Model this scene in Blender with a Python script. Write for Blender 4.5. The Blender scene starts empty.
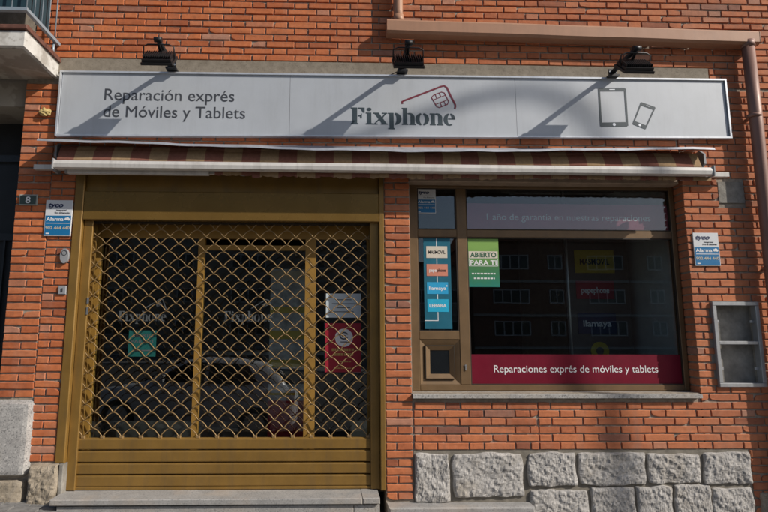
import bpy, math, random
from mathutils import Vector, Matrix, noise
R = random.Random(7)
rad = math.radians
S = bpy.context.scene
COL = S.collection

# ------------------------------------------------------------------ camera
CAM_POS = Vector((0.0, -4.55, 1.39))
YAW, PIT, ROLL = rad(1.6), rad(8.35), 0.0026
cam = bpy.data.cameras.new('camera')
cam.sensor_width = 36.0
cam.lens = 545.0 / 768.0 * 36.0
cam.shift_x = 40.0 / 768.0
cam.clip_start, cam.clip_end = 0.05, 3000.0
camo = bpy.data.objects.new('camera', cam)
COL.objects.link(camo)
fw = Vector((math.sin(YAW) * math.cos(PIT), math.cos(YAW) * math.cos(PIT), math.sin(PIT)))
rt = Vector((math.cos(YAW), -math.sin(YAW), 0.0))
up = rt.cross(fw)
r2 = rt * math.cos(ROLL) + up * math.sin(ROLL)
u2 = up * math.cos(ROLL) - rt * math.sin(ROLL)
m = Matrix((r2, u2, -fw)).transposed().to_4x4()
m.translation = CAM_POS
camo.matrix_world = m
S.camera = camo

# ------------------------------------------------------------------ world, sun, exposure
SUN_TRAVEL = Vector((-1.9, 1.0, -1.45)).normalized()
to_sun = -SUN_TRAVEL
w = bpy.data.worlds.new('World')
S.world = w
w.use_nodes = True
wn = w.node_tree.nodes
sky = wn.new('ShaderNodeTexSky')
sky.sky_type = 'NISHITA'
sky.sun_disc = False
sky.sun_elevation = math.asin(to_sun.z)
sky.sun_rotation = math.atan2(to_sun.x, to_sun.y)
sky.altitude = 800.0
sky.air_density, sky.dust_density, sky.ozone_density = 1.0, 3.0, 1.0
w.node_tree.links.new(sky.outputs[0], wn['Background'].inputs[0])
wn['Background'].inputs[1].default_value = 0.10
sl = bpy.data.lights.new('sun', 'SUN')
sl.energy = 4.9
sl.angle = rad(0.53)
sl.color = (1.0, 0.93, 0.84)
so = bpy.data.objects.new('sun', sl)
so.rotation_euler = SUN_TRAVEL.to_track_quat('-Z', 'Y').to_euler()
so.location = (20, -10, 16)
COL.objects.link(so)
S.view_settings.view_transform = 'Standard'
S.view_settings.look = 'None'
S.view_settings.gamma = 1.0
S.view_settings.exposure = -0.15
S.view_settings.use_curve_mapping = False
S.render.engine = 'CYCLES'
S.cycles.use_denoising = True
S.cycles.transparent_max_bounces = 24
S.cycles.max_bounces = 8
S.cycles.sample_clamp_indirect = 6.0

# ------------------------------------------------------------------ materials
class N:
    """tiny node-tree builder"""
    def __init__(s, name):
        s.m = bpy.data.materials.new(name)
        s.m.use_nodes = True
        s.t = s.m.node_tree
        s.b = s.t.nodes['Principled BSDF']
        s.out = s.t.nodes['Material Output']
    def n(s, typ, **kw):
        o = s.t.nodes.new(typ)
        for k, v in kw.items():
            setattr(o, k, v)
        return o
    def l(s, a, b):
        s.t.links.new(a, b)
    def coords(s, kind='Object'):
        return s.n('ShaderNodeTexCoord').outputs[kind]
    def pos(s):
        return s.n('ShaderNodeNewGeometry').outputs['Position']
    def noise(s, vec, scale, detail=4.0, rough=0.55, out='Fac'):
        t = s.n('ShaderNodeTexNoise')
        t.inputs['Scale'].default_value = scale
        t.inputs['Detail'].default_value = detail
        t.inputs['Roughness'].default_value = rough
        s.l(vec, t.inputs['Vector'])
        return t.outputs[out]
    def ramp(s, fac, stops, interp='LINEAR'):
        r = s.n('ShaderNodeValToRGB')
        r.color_ramp.interpolation = interp
        e = r.color_ramp.elements
        while len(e) < len(stops):
            e.new(0.5)
        for i, (p, c) in enumerate(stops):
            e[i].position = p
            e[i].color = (*c, 1.0) if len(c) == 3 else c
        s.l(fac, r.inputs[0])
        return r.outputs[0]
    def mix(s, fac, a, b, mode='MIX'):
        x = s.n('ShaderNodeMix', data_type='RGBA', blend_type=mode)
        for v, i in ((fac, 0), (a, 6), (b, 7)):
            if hasattr(v, 'is_linked'):
                s.l(v, x.inputs[i])
            else:
                x.inputs[i].default_value = v if i == 0 else (*v, 1.0)
        return x.outputs[2]
    def math(s, op, a, b=0.0, clamp=False):
        x = s.n('ShaderNodeMath', operation=op, use_clamp=clamp)
        for v, i in ((a, 0), (b, 1)):
            if hasattr(v, 'is_linked'):
                s.l(v, x.inputs[i])
            else:
                x.inputs[i].default_value = v
        return x.outputs[0]
    def bump(s, h, strength=0.3, dist=0.005):
        b = s.n('ShaderNodeBump')
        b.inputs['Strength'].default_value = strength
        b.inputs['Distance'].default_value = dist
        s.l(h, b.inputs['Height'])
        s.l(b.outputs[0], s.b.inputs['Normal'])
    def base(s, c, rough=0.7, metal=0.0, spec=None):
        if hasattr(c, 'is_linked'):
            s.l(c, s.b.inputs['Base Color'])
        else:
            s.b.inputs['Base Color'].default_value = (*c, 1.0)
        if hasattr(rough, 'is_linked'):
            s.l(rough, s.b.inputs['Roughness'])
        else:
            s.b.inputs['Roughness'].default_value = rough
        s.b.inputs['Metallic'].default_value = metal
        if spec is not None:
            s.b.inputs['Specular IOR Level'].default_value = spec
        return s.m

def mat_brick(name, kind, stops):
    k = N(name)
    a = k.n('ShaderNodeAttribute', attribute_type=kind, attribute_name='rnd')
    p = k.pos()
    tone = k.ramp(a.outputs['Fac'], stops)
    fine = k.noise(p, 140, 3, 0.6)
    mid = k.noise(p, 22, 4, 0.6)
    c = k.mix(0.55, tone, k.ramp(mid, [(0.25, (0.62, 0.60, 0.62)), (0.75, (1.3, 1.28, 1.22))]), 'MULTIPLY')
    c = k.mix(k.math('MULTIPLY', k.ramp(fine, [(0.58, (0, 0, 0)), (0.72, (1, 1, 1))]), 0.35), c, (0.12, 0.035, 0.02))
    # pale lime bloom in irregular patches, thin grime in others
    bloom = k.ramp(k.noise(p, 2.6, 6, 0.68), [(0.54, (0, 0, 0)), (0.72, (1, 1, 1))])
    sp = k.n('ShaderNodeSeparateXYZ')
    k.l(p, sp.inputs[0])
    dust_glare = k.math('MULTIPLY', k.math('ADD', sp.outputs[0], k.math('MULTIPLY', mid, 2.0)), 0.05, True)  # dust plus sun glare put into the brick colour, paler towards the right
    c = k.mix(k.math('ADD', k.math('MULTIPLY', bloom, 0.30), dust_glare, True), c, (0.44, 0.25, 0.17))
    grime = k.ramp(k.noise(p, 1.7, 7, 0.7), [(0.3, (1, 1, 1)), (0.46, (0, 0, 0))])
    c = k.mix(k.math('MULTIPLY', grime, 0.35), c, (0.11, 0.065, 0.05))
    # dusty streaks
    mp = k.n('ShaderNodeMapping')
    mp.inputs['Scale'].default_value = (9.0, 9.0, 0.7)
    k.l(p, mp.inputs[0])
    st = k.ramp(k.noise(mp.outputs[0], 1.0, 5, 0.6), [(0.52, (0, 0, 0)), (0.75, (1, 1, 1))])
    c = k.mix(k.math('MULTIPLY', st, 0.22), c, (0.34, 0.25, 0.2))
    k.bump(k.math('ADD', k.math('MULTIPLY', fine, 0.5), mid), 0.35, 0.004)
    return k.base(c, 0.88, 0, 0.25)

BRICK_STOPS = [(0.0, (0.27, 0.085, 0.045)), (0.07, (0.43, 0.125, 0.05)), (0.5, (0.51, 0.155, 0.06)),
               (0.9, (0.57, 0.188, 0.075)), (0.955, (0.48, 0.185, 0.10)), (0.985, (0.46, 0.235, 0.16)), (1.0, (0.22, 0.08, 0.055))]
M = {}
M['brick_o'] = mat_brick('fired_clay_brick', 'OBJECT', BRICK_STOPS)
M['brick_g'] = mat_brick('fired_clay_brick_field', 'GEOMETRY', BRICK_STOPS)

def noisy(name, c1, c2, scale, rough=0.85, bump=0.3, dist=0.004, spots=None, metal=0.0, spec=0.3, detail=6):
    k = N(name)
    p = k.pos()
    n1 = k.noise(p, scale, detail, 0.65)
    c = k.ramp(n1, [(0.3, c1), (0.7, c2)])
    if spots:
        for (sc, lo, hi, col, amt) in spots:
            f = k.ramp(k.noise(p, sc, 3, 0.6), [(lo, (0, 0, 0)), (hi, (1, 1, 1))])
            c = k.mix(k.math('MULTIPLY', f, amt), c, col)
    if bump:
        k.bump(n1, bump, dist)
    return k.base(c, rough, metal, spec)

M['mortar'] = noisy('joint_mortar', (0.24, 0.205, 0.165), (0.42, 0.365, 0.295), 30, 0.95, 0.5, 0.004,
                    [(3, 0.5, 0.7, (0.15, 0.125, 0.10), 0.5), (120, 0.6, 0.75, (0.42, 0.38, 0.32), 0.4)])
M['concrete'] = noisy('grey_brown_concrete', (0.20, 0.17, 0.13), (0.31, 0.27, 0.215), 14, 0.93, 0.5, 0.004,
                      [(60, 0.55, 0.7, (0.12, 0.10, 0.08), 0.5)])
M['cement'] = noisy('grey_cement', (0.20, 0.19, 0.17), (0.36, 0.34, 0.30), 11, 0.93, 0.9, 0.012,
                    [(5, 0.5, 0.66, (0.13, 0.12, 0.105), 0.5)])
M['plinth_joint'] = noisy('plinth_joint_mortar', (0.15, 0.135, 0.11), (0.25, 0.225, 0.185), 18, 0.95, 0.6, 0.005)
M['granite'] = noisy('speckled_granite', (0.30, 0.29, 0.28), (0.46, 0.45, 0.43), 9, 0.8, 0.25, 0.002,
                     [(75, 0.53, 0.62, (0.12, 0.12, 0.12), 0.7), (100, 0.57, 0.66, (0.62, 0.60, 0.57), 0.6), (4, 0.52, 0.7, (0.36, 0.30, 0.23), 0.35)])
M['granite_step'] = noisy('worn_granite', (0.27, 0.265, 0.255), (0.38, 0.37, 0.355), 7, 0.75, 0.2, 0.002,
                          [(75, 0.53, 0.63, (0.15, 0.15, 0.15), 0.6), (95, 0.57, 0.66, (0.5, 0.49, 0.47), 0.5), (3.2, 0.5, 0.68, (0.40, 0.33, 0.26), 0.4)])
M['rock'] = noisy('rock_faced_granite', (0.30, 0.285, 0.265), (0.50, 0.48, 0.455), 11, 0.9, 0.6, 0.008,
                  [(65, 0.54, 0.64, (0.12, 0.115, 0.11), 0.6), (90, 0.57, 0.66, (0.64, 0.62, 0.59), 0.5), (3, 0.55, 0.7, (0.34, 0.29, 0.22), 0.4)])
M['rock_tan'] = noisy('tan_rough_stone', (0.25, 0.21, 0.155), (0.42, 0.36, 0.28), 13, 0.92, 0.7, 0.01,
                      [(120, 0.54, 0.66, (0.10, 0.085, 0.07), 0.6)])
M['white_plaster'] = noisy('weathered_white_plaster', (0.50, 0.48, 0.44), (0.72, 0.71, 0.67), 8, 0.9, 0.3, 0.003,
                           [(6, 0.50, 0.62, (0.28, 0.25, 0.21), 0.7), (25, 0.56, 0.66, (0.36, 0.33, 0.29), 0.6)])
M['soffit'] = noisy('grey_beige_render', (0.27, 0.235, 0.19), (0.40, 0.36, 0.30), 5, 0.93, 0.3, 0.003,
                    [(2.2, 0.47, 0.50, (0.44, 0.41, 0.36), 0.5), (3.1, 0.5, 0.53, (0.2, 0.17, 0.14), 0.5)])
M['clay_tile'] = noisy('brown_clay_tile', (0.10, 0.045, 0.035), (0.19, 0.085, 0.06), 20, 0.7, 0.3, 0.003)
M['paver'] = noisy('grey_paving_block', (0.13, 0.125, 0.12), (0.24, 0.235, 0.225), 25, 0.9, 0.5, 0.003)
M['asphalt'] = noisy('street_asphalt', (0.038, 0.038, 0.039), (0.065, 0.064, 0.062), 40, 0.9, 0.5, 0.004)
M['ground'] = noisy('distant_ground', (0.05, 0.05, 0.05), (0.085, 0.082, 0.078), 3, 0.95, 0.3, 0.01)
M['kerb'] = noisy('kerb_granite', (0.25, 0.245, 0.24), (0.36, 0.35, 0.34), 30, 0.85, 0.3, 0.003)

def paint(name, c, rough=0.45, metal=0.0, var=0.12, scale=6, bump=0.0, dirt=0.0, spec=0.5):
    k = N(name)
    p = k.pos()
    n1 = k.noise(p, scale, 6, 0.65)
    lo = tuple(x * (1 - var) for x in c)
    hi = tuple(min(1, x * (1 + var)) for x in c)
    col = k.ramp(n1, [(0.3, lo), (0.7, hi)])
    if dirt:
        mp = k.n('ShaderNodeMapping')
        mp.inputs['Scale'].default_value = (14.0, 14.0, 1.6)
        k.l(p, mp.inputs[0])
        f = k.ramp(k.noise(mp.outputs[0], 1.0, 6, 0.7), [(0.48, (0, 0, 0)), (0.75, (1, 1, 1))])
        col = k.mix(k.math('MULTIPLY', f, dirt), col, (0.10, 0.085, 0.065))
    rr = k.math('ADD', k.math('MULTIPLY', k.noise(p, scale * 2.2, 4), 0.22), rough - 0.11)
    if bump:
        k.bump(k.noise(p, 60, 3), bump, 0.002)
    return k.base(col, rr, metal, spec)

M['gold'] = paint('gold_brown_lacquered_metal', (0.27, 0.155, 0.038), 0.36, 0.3, 0.14, 5, 0.0, 0.35)
M['gold_gloss'] = paint('gold_brown_glossy_sheet', (0.25, 0.145, 0.036), 0.27, 0.45, 0.1, 2.5)
M['gold_rod'] = paint('gold_grille_rod', (0.30, 0.195, 0.085), 0.45, 0.3, 0.2, 12)
M['gold_door'] = paint('gold_door_profile', (0.34, 0.19, 0.04), 0.45, 0.15, 0.12, 6)
M['bronze'] = paint('bronze_window_profile', (0.185, 0.115, 0.056), 0.45, 0.25, 0.12, 7, 0.0, 0.25)
M['bronze_dark'] = paint('bronze_gap_dark', (0.03, 0.02, 0.012), 0.6)
M['tan_strip'] = paint('tan_lintel_sheet', (0.38, 0.28, 0.20), 0.6, 0.1, 0.15, 8, 0.1, 0.4)
M['sign_face'] = paint('silver_sign_panel', (0.465, 0.495, 0.53), 0.5, 0.1, 0.05, 3, 0.0, 0.10)
M['sign_frame'] = paint('pale_aluminium_trim', (0.62, 0.65, 0.69), 0.4, 0.4, 0.08, 6, 0.0, 0.2)
M['slate_ink'] = paint('dark_slate_vinyl', (0.035, 0.055, 0.068), 0.5)
M['grey_ink'] = paint('charcoal_vinyl', (0.055, 0.06, 0.07), 0.5)
M['wine_ink'] = paint('wine_red_vinyl', (0.16, 0.012, 0.03), 0.5)
M['white_ink'] = paint('white_vinyl', (0.78, 0.78, 0.78), 0.5)
M['frost_ink'] = paint('frosted_grey_vinyl', (0.085, 0.095, 0.10), 0.6)
M['black_metal'] = paint('black_cast_metal', (0.018, 0.018, 0.02), 0.45, 0.2, 0.2, 15)
M['screw'] = paint('zinc_screw', (0.5, 0.5, 0.5), 0.35, 0.8)
M['led'] = paint('floodlight_lens', (0.5, 0.5, 0.45), 0.2)
M['awning_white'] = paint('off_white_powder_coat', (0.62, 0.60, 0.57), 0.5, 0.0, 0.08, 6, 0.0, 0.3)
M['awning_lid'] = paint('weathered_grey_sheet', (0.44, 0.46, 0.50), 0.45, 0.4, 0.15, 5, 0.0, 0.25)
M['gutter'] = paint('pinkish_beige_sheet', (0.40, 0.215, 0.13), 0.55, 0.05, 0.08, 4, 0.0, 0.15)
M['pipe'] = paint('brownish_pink_pipe', (0.27, 0.15, 0.115), 0.5, 0.1, 0.1, 6, 0.0, 0.2)
M['rail'] = paint('blue_grey_rail_paint', (0.30, 0.36, 0.41), 0.45, 0.2, 0.1, 10)
M['teal_sheet'] = paint('dark_teal_screen', (0.02, 0.05, 0.065), 0.5)
M['gate'] = paint('black_gate_paint', (0.02, 0.023, 0.027), 0.45, 0.1)
M['gate_light'] = paint('gate_dark_panel', (0.010, 0.011, 0.013), 0.55)
M['plaque_white'] = paint('white_plaque', (0.66, 0.68, 0.70), 0.4, 0.0, 0.04, 5)
M['plaque_blue'] = paint('alarm_plaque_blue', (0.012, 0.16, 0.36), 0.4, 0.0, 0.05, 5)
M['navy_ink'] = paint('navy_ink', (0.012, 0.025, 0.09), 0.5)
M['sand_ink'] = paint('sand_ink', (0.55, 0.48, 0.36), 0.5)
M['plate_green'] = paint('dark_green_number_plate', (0.05, 0.075, 0.065), 0.4)
M['plate_grey'] = paint('grey_plate_rim', (0.32, 0.34, 0.31), 0.5)
M['plastic_grey'] = paint('pale_grey_plastic', (0.30, 0.31, 0.325), 0.5, 0.0, 0.1, 9)
M['plastic_dark'] = paint('dark_plastic', (0.05, 0.05, 0.055), 0.5)
M['foam'] = paint('yellow_foam', (0.55, 0.42, 0.17), 0.9, 0, 0.25, 30, 0.6)
M['alu'] = paint('dull_aluminium', (0.44, 0.45, 0.46), 0.4, 0.55, 0.12, 9, 0.0, 0.3)
M['teal'] = paint('teal_vinyl', (0.01, 0.125, 0.19), 0.45)
M['cream'] = paint('cream_card', (0.66, 0.60, 0.50), 0.5)
M['salmon'] = paint('salmon_card', (0.62, 0.24, 0.16), 0.5)
M['cyan'] = paint('cyan_card', (0.02, 0.34, 0.62), 0.5)
M['cyan2'] = paint('bright_cyan_card', (0.015, 0.42, 0.66), 0.5)
M['ink'] = paint('black_ink', (0.015, 0.015, 0.015), 0.5)
M['red'] = paint('crimson_vinyl', (0.155, 0.003, 0.018), 0.5, spec=0.25)
M['plum'] = paint('plum_vinyl', (0.34, 0.06, 0.10), 0.5)
M['poster_red'] = paint('red_poster', (0.34, 0.012, 0.03), 0.5)
M['gold_ink'] = paint('gold_ink', (0.50, 0.33, 0.10), 0.5)
M['paper'] = paint('white_paper', (0.60, 0.68, 0.72), 0.6, 0, 0.05, 4)
M['dark_green'] = paint('dark_green_ink', (0.02, 0.10, 0.05), 0.5)
M['teal_poster'] = paint('teal_poster', (0.006, 0.095, 0.085), 0.5)
M['yellow'] = paint('yellow_card', (0.55, 0.42, 0.03), 0.6)
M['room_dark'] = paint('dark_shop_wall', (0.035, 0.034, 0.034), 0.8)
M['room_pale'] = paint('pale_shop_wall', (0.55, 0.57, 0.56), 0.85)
M['room_floor'] = paint('shop_floor_tile', (0.10, 0.095, 0.09), 0.5)
M['counter'] = paint('counter_panel', (0.08, 0.075, 0.07), 0.5)
M['grey_print'] = paint('grey_print', (0.46, 0.47, 0.48), 0.6, 0, 0.5, 14)
M['car_paint'] = paint('silver_car_paint', (0.72, 0.73, 0.74), 0.3, 0.0, 0.03, 3)
M['car_glass'] = paint('car_glass', (0.012, 0.014, 0.016), 0.06)
M['rubber'] = paint('tyre_rubber', (0.02, 0.02, 0.02), 0.85)
M['chrome'] = paint('alloy_rim', (0.5, 0.5, 0.51), 0.3, 0.8)
M['tail_red'] = paint('tail_lamp_red', (0.35, 0.015, 0.015), 0.2)
M['lamp_clear'] = paint('clear_lamp', (0.6, 0.6, 0.6), 0.15)
M['opp_brick'] = paint('dark_red_brick_far', (0.21, 0.115, 0.08), 0.9, 0, 0.15, 2)
M['opp_render'] = paint('far_beige_render', (0.30, 0.27, 0.23), 0.9, 0, 0.12, 1)
M['opp_band'] = paint('far_concrete_band', (0.36, 0.345, 0.32), 0.9)
M['opp_frame'] = paint('far_white_frame', (0.50, 0.50, 0.50), 0.5)
M['opp_glass'] = paint('far_window_glass', (0.03, 0.035, 0.04), 0.12)
M['opp_roof'] = paint('far_roof_tile', (0.22, 0.10, 0.06), 0.9)
M['steel'] = paint('galvanised_steel', (0.36, 0.37, 0.38), 0.45, 0.6)

# green poster: printed blend from leaf green to teal
def green_print():
    k = N('green_leaf_print')
    z = k.n('ShaderNodeSeparateXYZ')
    k.l(k.coords('Object'), z.inputs[0])
    f = k.math('ADD', k.math('MULTIPLY', z.outputs[2], 2.4), k.math('MULTIPLY', k.noise(k.pos(), 9, 4), 0.35))
    c = k.ramp(f, [(0.0, (0.0, 0.24, 0.30)), (0.28, (0.02, 0.20, 0.12)), (0.62, (0.06, 0.20, 0.06)), (1.0, (0.22, 0.40, 0.09))])
    return k.base(c, 0.45)
M['green_print'] = green_print()

def awning_fabric():
    k = N('striped_awning_canvas')
    s = k.n('ShaderNodeSeparateXYZ')
    k.l(k.pos(), s.inputs[0])
    f = k.math('FRACT', k.math('MULTIPLY', k.math('ADD', s.outputs[0], 10.03), 1.0 / 0.305))
    c = k.ramp(f, [(0.0, (0.33, 0.225, 0.13)), (0.5, (0.22, 0.095, 0.07))], 'CONSTANT')
    c = k.mix(0.4, c, k.ramp(k.noise(k.pos(), 40, 4), [(0.3, (0.6, 0.6, 0.6)), (0.7, (1.2, 1.2, 1.2))]), 'MULTIPLY')
    return k.base(c, 0.95, 0, 0.1)
M['canvas'] = awning_fabric()

def mat_glass(name, tint=(0.86, 0.90, 0.90), f0=0.045, wav=0.0):
    k = N(name)
    k.t.nodes.remove(k.b)
    lw = k.n('ShaderNodeLayerWeight')
    lw.inputs['Blend'].default_value = 0.5
    f = k.math('ADD', k.math('MULTIPLY', k.math('POWER', lw.outputs['Facing'], 5.0), 1.0 - f0), f0, True)
    tr = k.n('ShaderNodeBsdfTransparent')
    tr.inputs[0].default_value = (*tint, 1)
    gl = k.n('ShaderNodeBsdfGlossy')
    gl.inputs['Roughness'].default_value = 0.0
    if wav:
        b = k.n('ShaderNodeBump')
        b.inputs['Strength'].default_value = wav
        b.inputs['Distance'].default_value = 0.002
        k.l(k.noise(k.pos(), 2.2, 1, 0.4), b.inputs['Height'])
        k.l(b.outputs[0], gl.inputs['Normal'])
    mx = k.n('ShaderNodeMixShader')
    k.l(f, mx.inputs[0])
    k.l(tr.outputs[0], mx.inputs[1])
    k.l(gl.outputs[0], mx.inputs[2])
    k.l(mx.outputs[0], k.out.inputs['Surface'])
    return k.m
M['glass'] = mat_glass('shop_window_glass', f0=0.085, wav=0.12)

# ------------------------------------------------------------------ mesh helpers
class MB:
    def __init__(s):
        s.v, s.f, s.sm = [], [], []
    def add(s, vs, fs, smooth=False):
        o = len(s.v)
        s.v += [tuple(p) for p in vs]
        s.f += [tuple(i + o for i in f) for f in fs]
        s.sm += [smooth] * len(fs)
        return s
    def box(s, x0, x1, y0, y1, z0, z1, c=0.0):
        if c <= 0:
            vs = [(x, y, z) for x in (x0, x1) for y in (y0, y1) for z in (z0, z1)]
            return s.add(vs, [(0, 1, 3, 2), (4, 6, 7, 5), (0, 4, 5, 1), (2, 3, 7, 6), (0, 2, 6, 4), (1, 5, 7, 3)])
        # chamfered on the faces that look towards -y
        vs = [(x0 + c, y0, z0 + c), (x1 - c, y0, z0 + c), (x1 - c, y0, z1 - c), (x0 + c, y0, z1 - c),
              (x0, y0 + c, z0), (x1, y0 + c, z0), (x1, y0 + c, z1), (x0, y0 + c, z1),
              (x0, y1, z0), (x1, y1, z0), (x1, y1, z1), (x0, y1, z1)]
        fs = [(0, 1, 2, 3)]
        for i in range(4):
            j = (i + 1) % 4
            fs += [(i + 4, j + 4, j, i), (i + 8, j + 8, j + 4, i + 4)]
        fs.append((11, 10, 9, 8))
        return s.add(vs, fs)
    def prism(s, poly, y0, y1):
        """polygon in x,z (counter-clockwise seen from -y) pushed from y0 back to y1"""
        n = len(poly)
        vs = [(x, y0, z) for x, z in poly] + [(x, y1, z) for x, z in poly]
        fs = [tuple(range(n)), tuple(range(2 * n - 1, n - 1, -1))]
        for i in range(n):
            j = (i + 1) % n
            fs.append((i, i + n, j + n, j))
        return s.add(vs, fs)
    def prism_x(s, poly, x0, x1):
        n = len(poly)
        vs = [(x0, y, z) for y, z in poly] + [(x1, y, z) for y, z in poly]
        fs = [tuple(range(n)), tuple(range(2 * n - 1, n - 1, -1))]
        for i in range(n):
            j = (i + 1) % n
            fs.append((i, i + n, j + n, j))
        return s.add(vs, fs)
    def tube(s, path, r, n=8, cap=True):
        pts = [Vector(p) for p in path]
        rs = r if isinstance(r, (list, tuple)) else [r] * len(pts)
        o = len(s.v)
        ref = None
        for i, p in enumerate(pts):
            a = pts[max(i - 1, 0)]
            b = pts[min(i + 1, len(pts) - 1)]
            t = (b - a).normalized()
            if ref is None:
                ref = Vector((0, 0, 1)) if abs(t.z) < 0.9 else Vector((0, 1, 0))
            e1 = t.cross(ref).normalized()
            e2 = e1.cross(t).normalized()
            ref = e2
            for q in range(n):
                a_ = 2 * math.pi * q / n
                s.v.append(tuple(p + rs[i] * (math.cos(a_) * e1 + math.sin(a_) * e2)))
        for i in range(len(pts) - 1):
            for q in range(n):
                q2 = (q + 1) % n
                s.f.append((o + i * n + q, o + i * n + q2, o + (i + 1) * n + q2, o + (i + 1) * n + q))
                s.sm.append(True)
        if cap:
            s.f.append(tuple(o + q for q in range(n - 1, -1, -1)))
            s.f.append(tuple(o + (len(pts) - 1) * n + q for q in range(n)))
            s.sm += [False, False]
        return s
    def strip(s, pts, wdt, y0, y1):
        """flat ribbon of width wdt along x,z points"""
        n = len(pts)
        L, Rr = [], []
        for i in range(n):
            a = Vector(pts[max(i - 1, 0)])
            b = Vector(pts[min(i + 1, n - 1)])
            d = (b - a).normalized()
            nrm = Vector((-d.y, d.x)) * wdt / 2
            p = Vector(pts[i])
            L.append(p + nrm)
            Rr.append(p - nrm)
        for i in range(n - 1):
            s.prism([tuple(Rr[i]), tuple(Rr[i + 1]), tuple(L[i + 1]), tuple(L[i])], y0, y1)
        return s
    def ring(s, cx, cz, ro, ri, y0, y1, a0=0.0, a1=360.0, n=20):
        for i in range(n):
            t0 = rad(a0 + (a1 - a0) * i / n)
            t1 = rad(a0 + (a1 - a0) * (i + 1) / n)
            pt = lambda r, t: (cx + r[0] * math.cos(t), cz + r[1] * math.sin(t))
            s.prism([pt(ri, t0), pt(ro, t0), pt(ro, t1), pt(ri, t1)], y0, y1)
        return s
    def disc(s, cx, cz, r, y0, y1, n=20, rz=None):
        rz = rz or r
        return s.prism([(cx + r * math.cos(2 * math.pi * i / n), cz + rz * math.sin(2 * math.pi * i / n)) for i in range(n)], y0, y1)
    def mesh(s, name, origin=(0, 0, 0)):
        me = bpy.data.meshes.new(name)
        ox, oy, oz = origin
        me.from_pydata([(x - ox, y - oy, z - oz) for x, y, z in s.v], [], s.f)
        me.polygons.foreach_set('use_smooth', s.sm)
        me.update()
        return me
    def build(s, name, mat, parent=None, fix=False):
        org = world_loc(parent) if parent else (0, 0, 0)
        me = s.mesh(name, org)
        me.materials.append(M[mat] if isinstance(mat, str) else mat)
        return link(name, me, parent)

def world_loc(o):
    v = Vector((0, 0, 0))
    while o is not None:
        v += o.location
        o = o.parent
    return v

def link(name, me, parent=None, loc=(0, 0, 0)):
    o = bpy.data.objects.new(name, me)
    COL.objects.link(o)
    o.parent = parent
    o.location = loc
    return o

def tag(o, label=None, cat=None, group=None, kind=None):
    if label: o['label'] = label
    if cat: o['category'] = cat
    if group: o['group'] = group
    if kind: o['kind'] = kind
    return o

def empty(name, loc, label, cat, group=None):
    o = bpy.data.objects.new(name, None)
    o.empty_display_size = 0.1
    COL.objects.link(o)
    o.location = loc
    return tag(o, label, cat, group)

def piece(name, parent, loc=(0, 0, 0)):
    """an Empty that gathers the sub-parts of one part; loc in world"""
    o = bpy.data.objects.new(name, None)
    o.empty_display_size = 0.05
    COL.objects.link(o)
    o.parent = parent
    o.location = Vector(loc) - world_loc(parent)
    return o

def copy_tree(o, parent=None):
    c = o.copy()
    COL.objects.link(c)
    c.parent = parent
    for ch in list(o.children):
        copy_tree(ch, c)
    return c

def text_geo(body, bold=0.0, shear=0.0, spacing=1.0):
    cu = bpy.data.curves.new('lettering', 'FONT')
    cu.body = body
    cu.offset = bold
    cu.shear = shear
    cu.space_character = spacing
    cu.extrude = 0.0
    cu.resolution_u = 4
    ob = bpy.data.objects.new('lettering', cu)
    COL.objects.link(ob)
    dg = bpy.context.evaluated_depsgraph_get()
    me = bpy.data.meshes.new_from_object(ob.evaluated_get(dg))
    vs = [tuple(v.co) for v in me.vertices]
    fs = [tuple(p.vertices) for p in me.polygons]
    bpy.data.objects.remove(ob)
    bpy.data.curves.remove(cu)
    bpy.data.meshes.remove(me)
    return vs, fs

def put_text(mb, body, x0, x1, zb, y, height=None, bold=0.0, shear=0.0, ref='b', thick=0.0015):
    """lettering on the plane y facing -y, left x0, right x1, baseline zb; height sets the cap height"""
    vs, fs = text_geo(body, bold, shear)
    xs = [v[0] for v in vs]
    a, b = min(xs), max(xs)
    sx = (x1 - x0) / (b - a)
    sz = (height / 0.72) if height else sx
    o = len(mb.v)
    n = len(vs)
    mb.v += [(x0 + (v[0] - a) * sx, y, zb + v[1] * sz) for v in vs]
    mb.f += [tuple(i + o for i in f) for f in fs]
    mb.sm += [False] * len(fs)
    # give the vinyl a real edge: walls along boundary edges
    cnt = {}
    for f in fs:
        for i in range(len(f)):
            e = (f[i], f[(i + 1) % len(f)])
            cnt[e] = 1
    o2 = len(mb.v)
    mb.v += [(x0 + (v[0] - a) * sx, y + thick, zb + v[1] * sz) for v in vs]
    for (i, j) in cnt:
        if (j, i) not in cnt:
            mb.f.append((o + j, o + i, o2 + i, o2 + j))
            mb.sm.append(False)
    return mb

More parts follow.
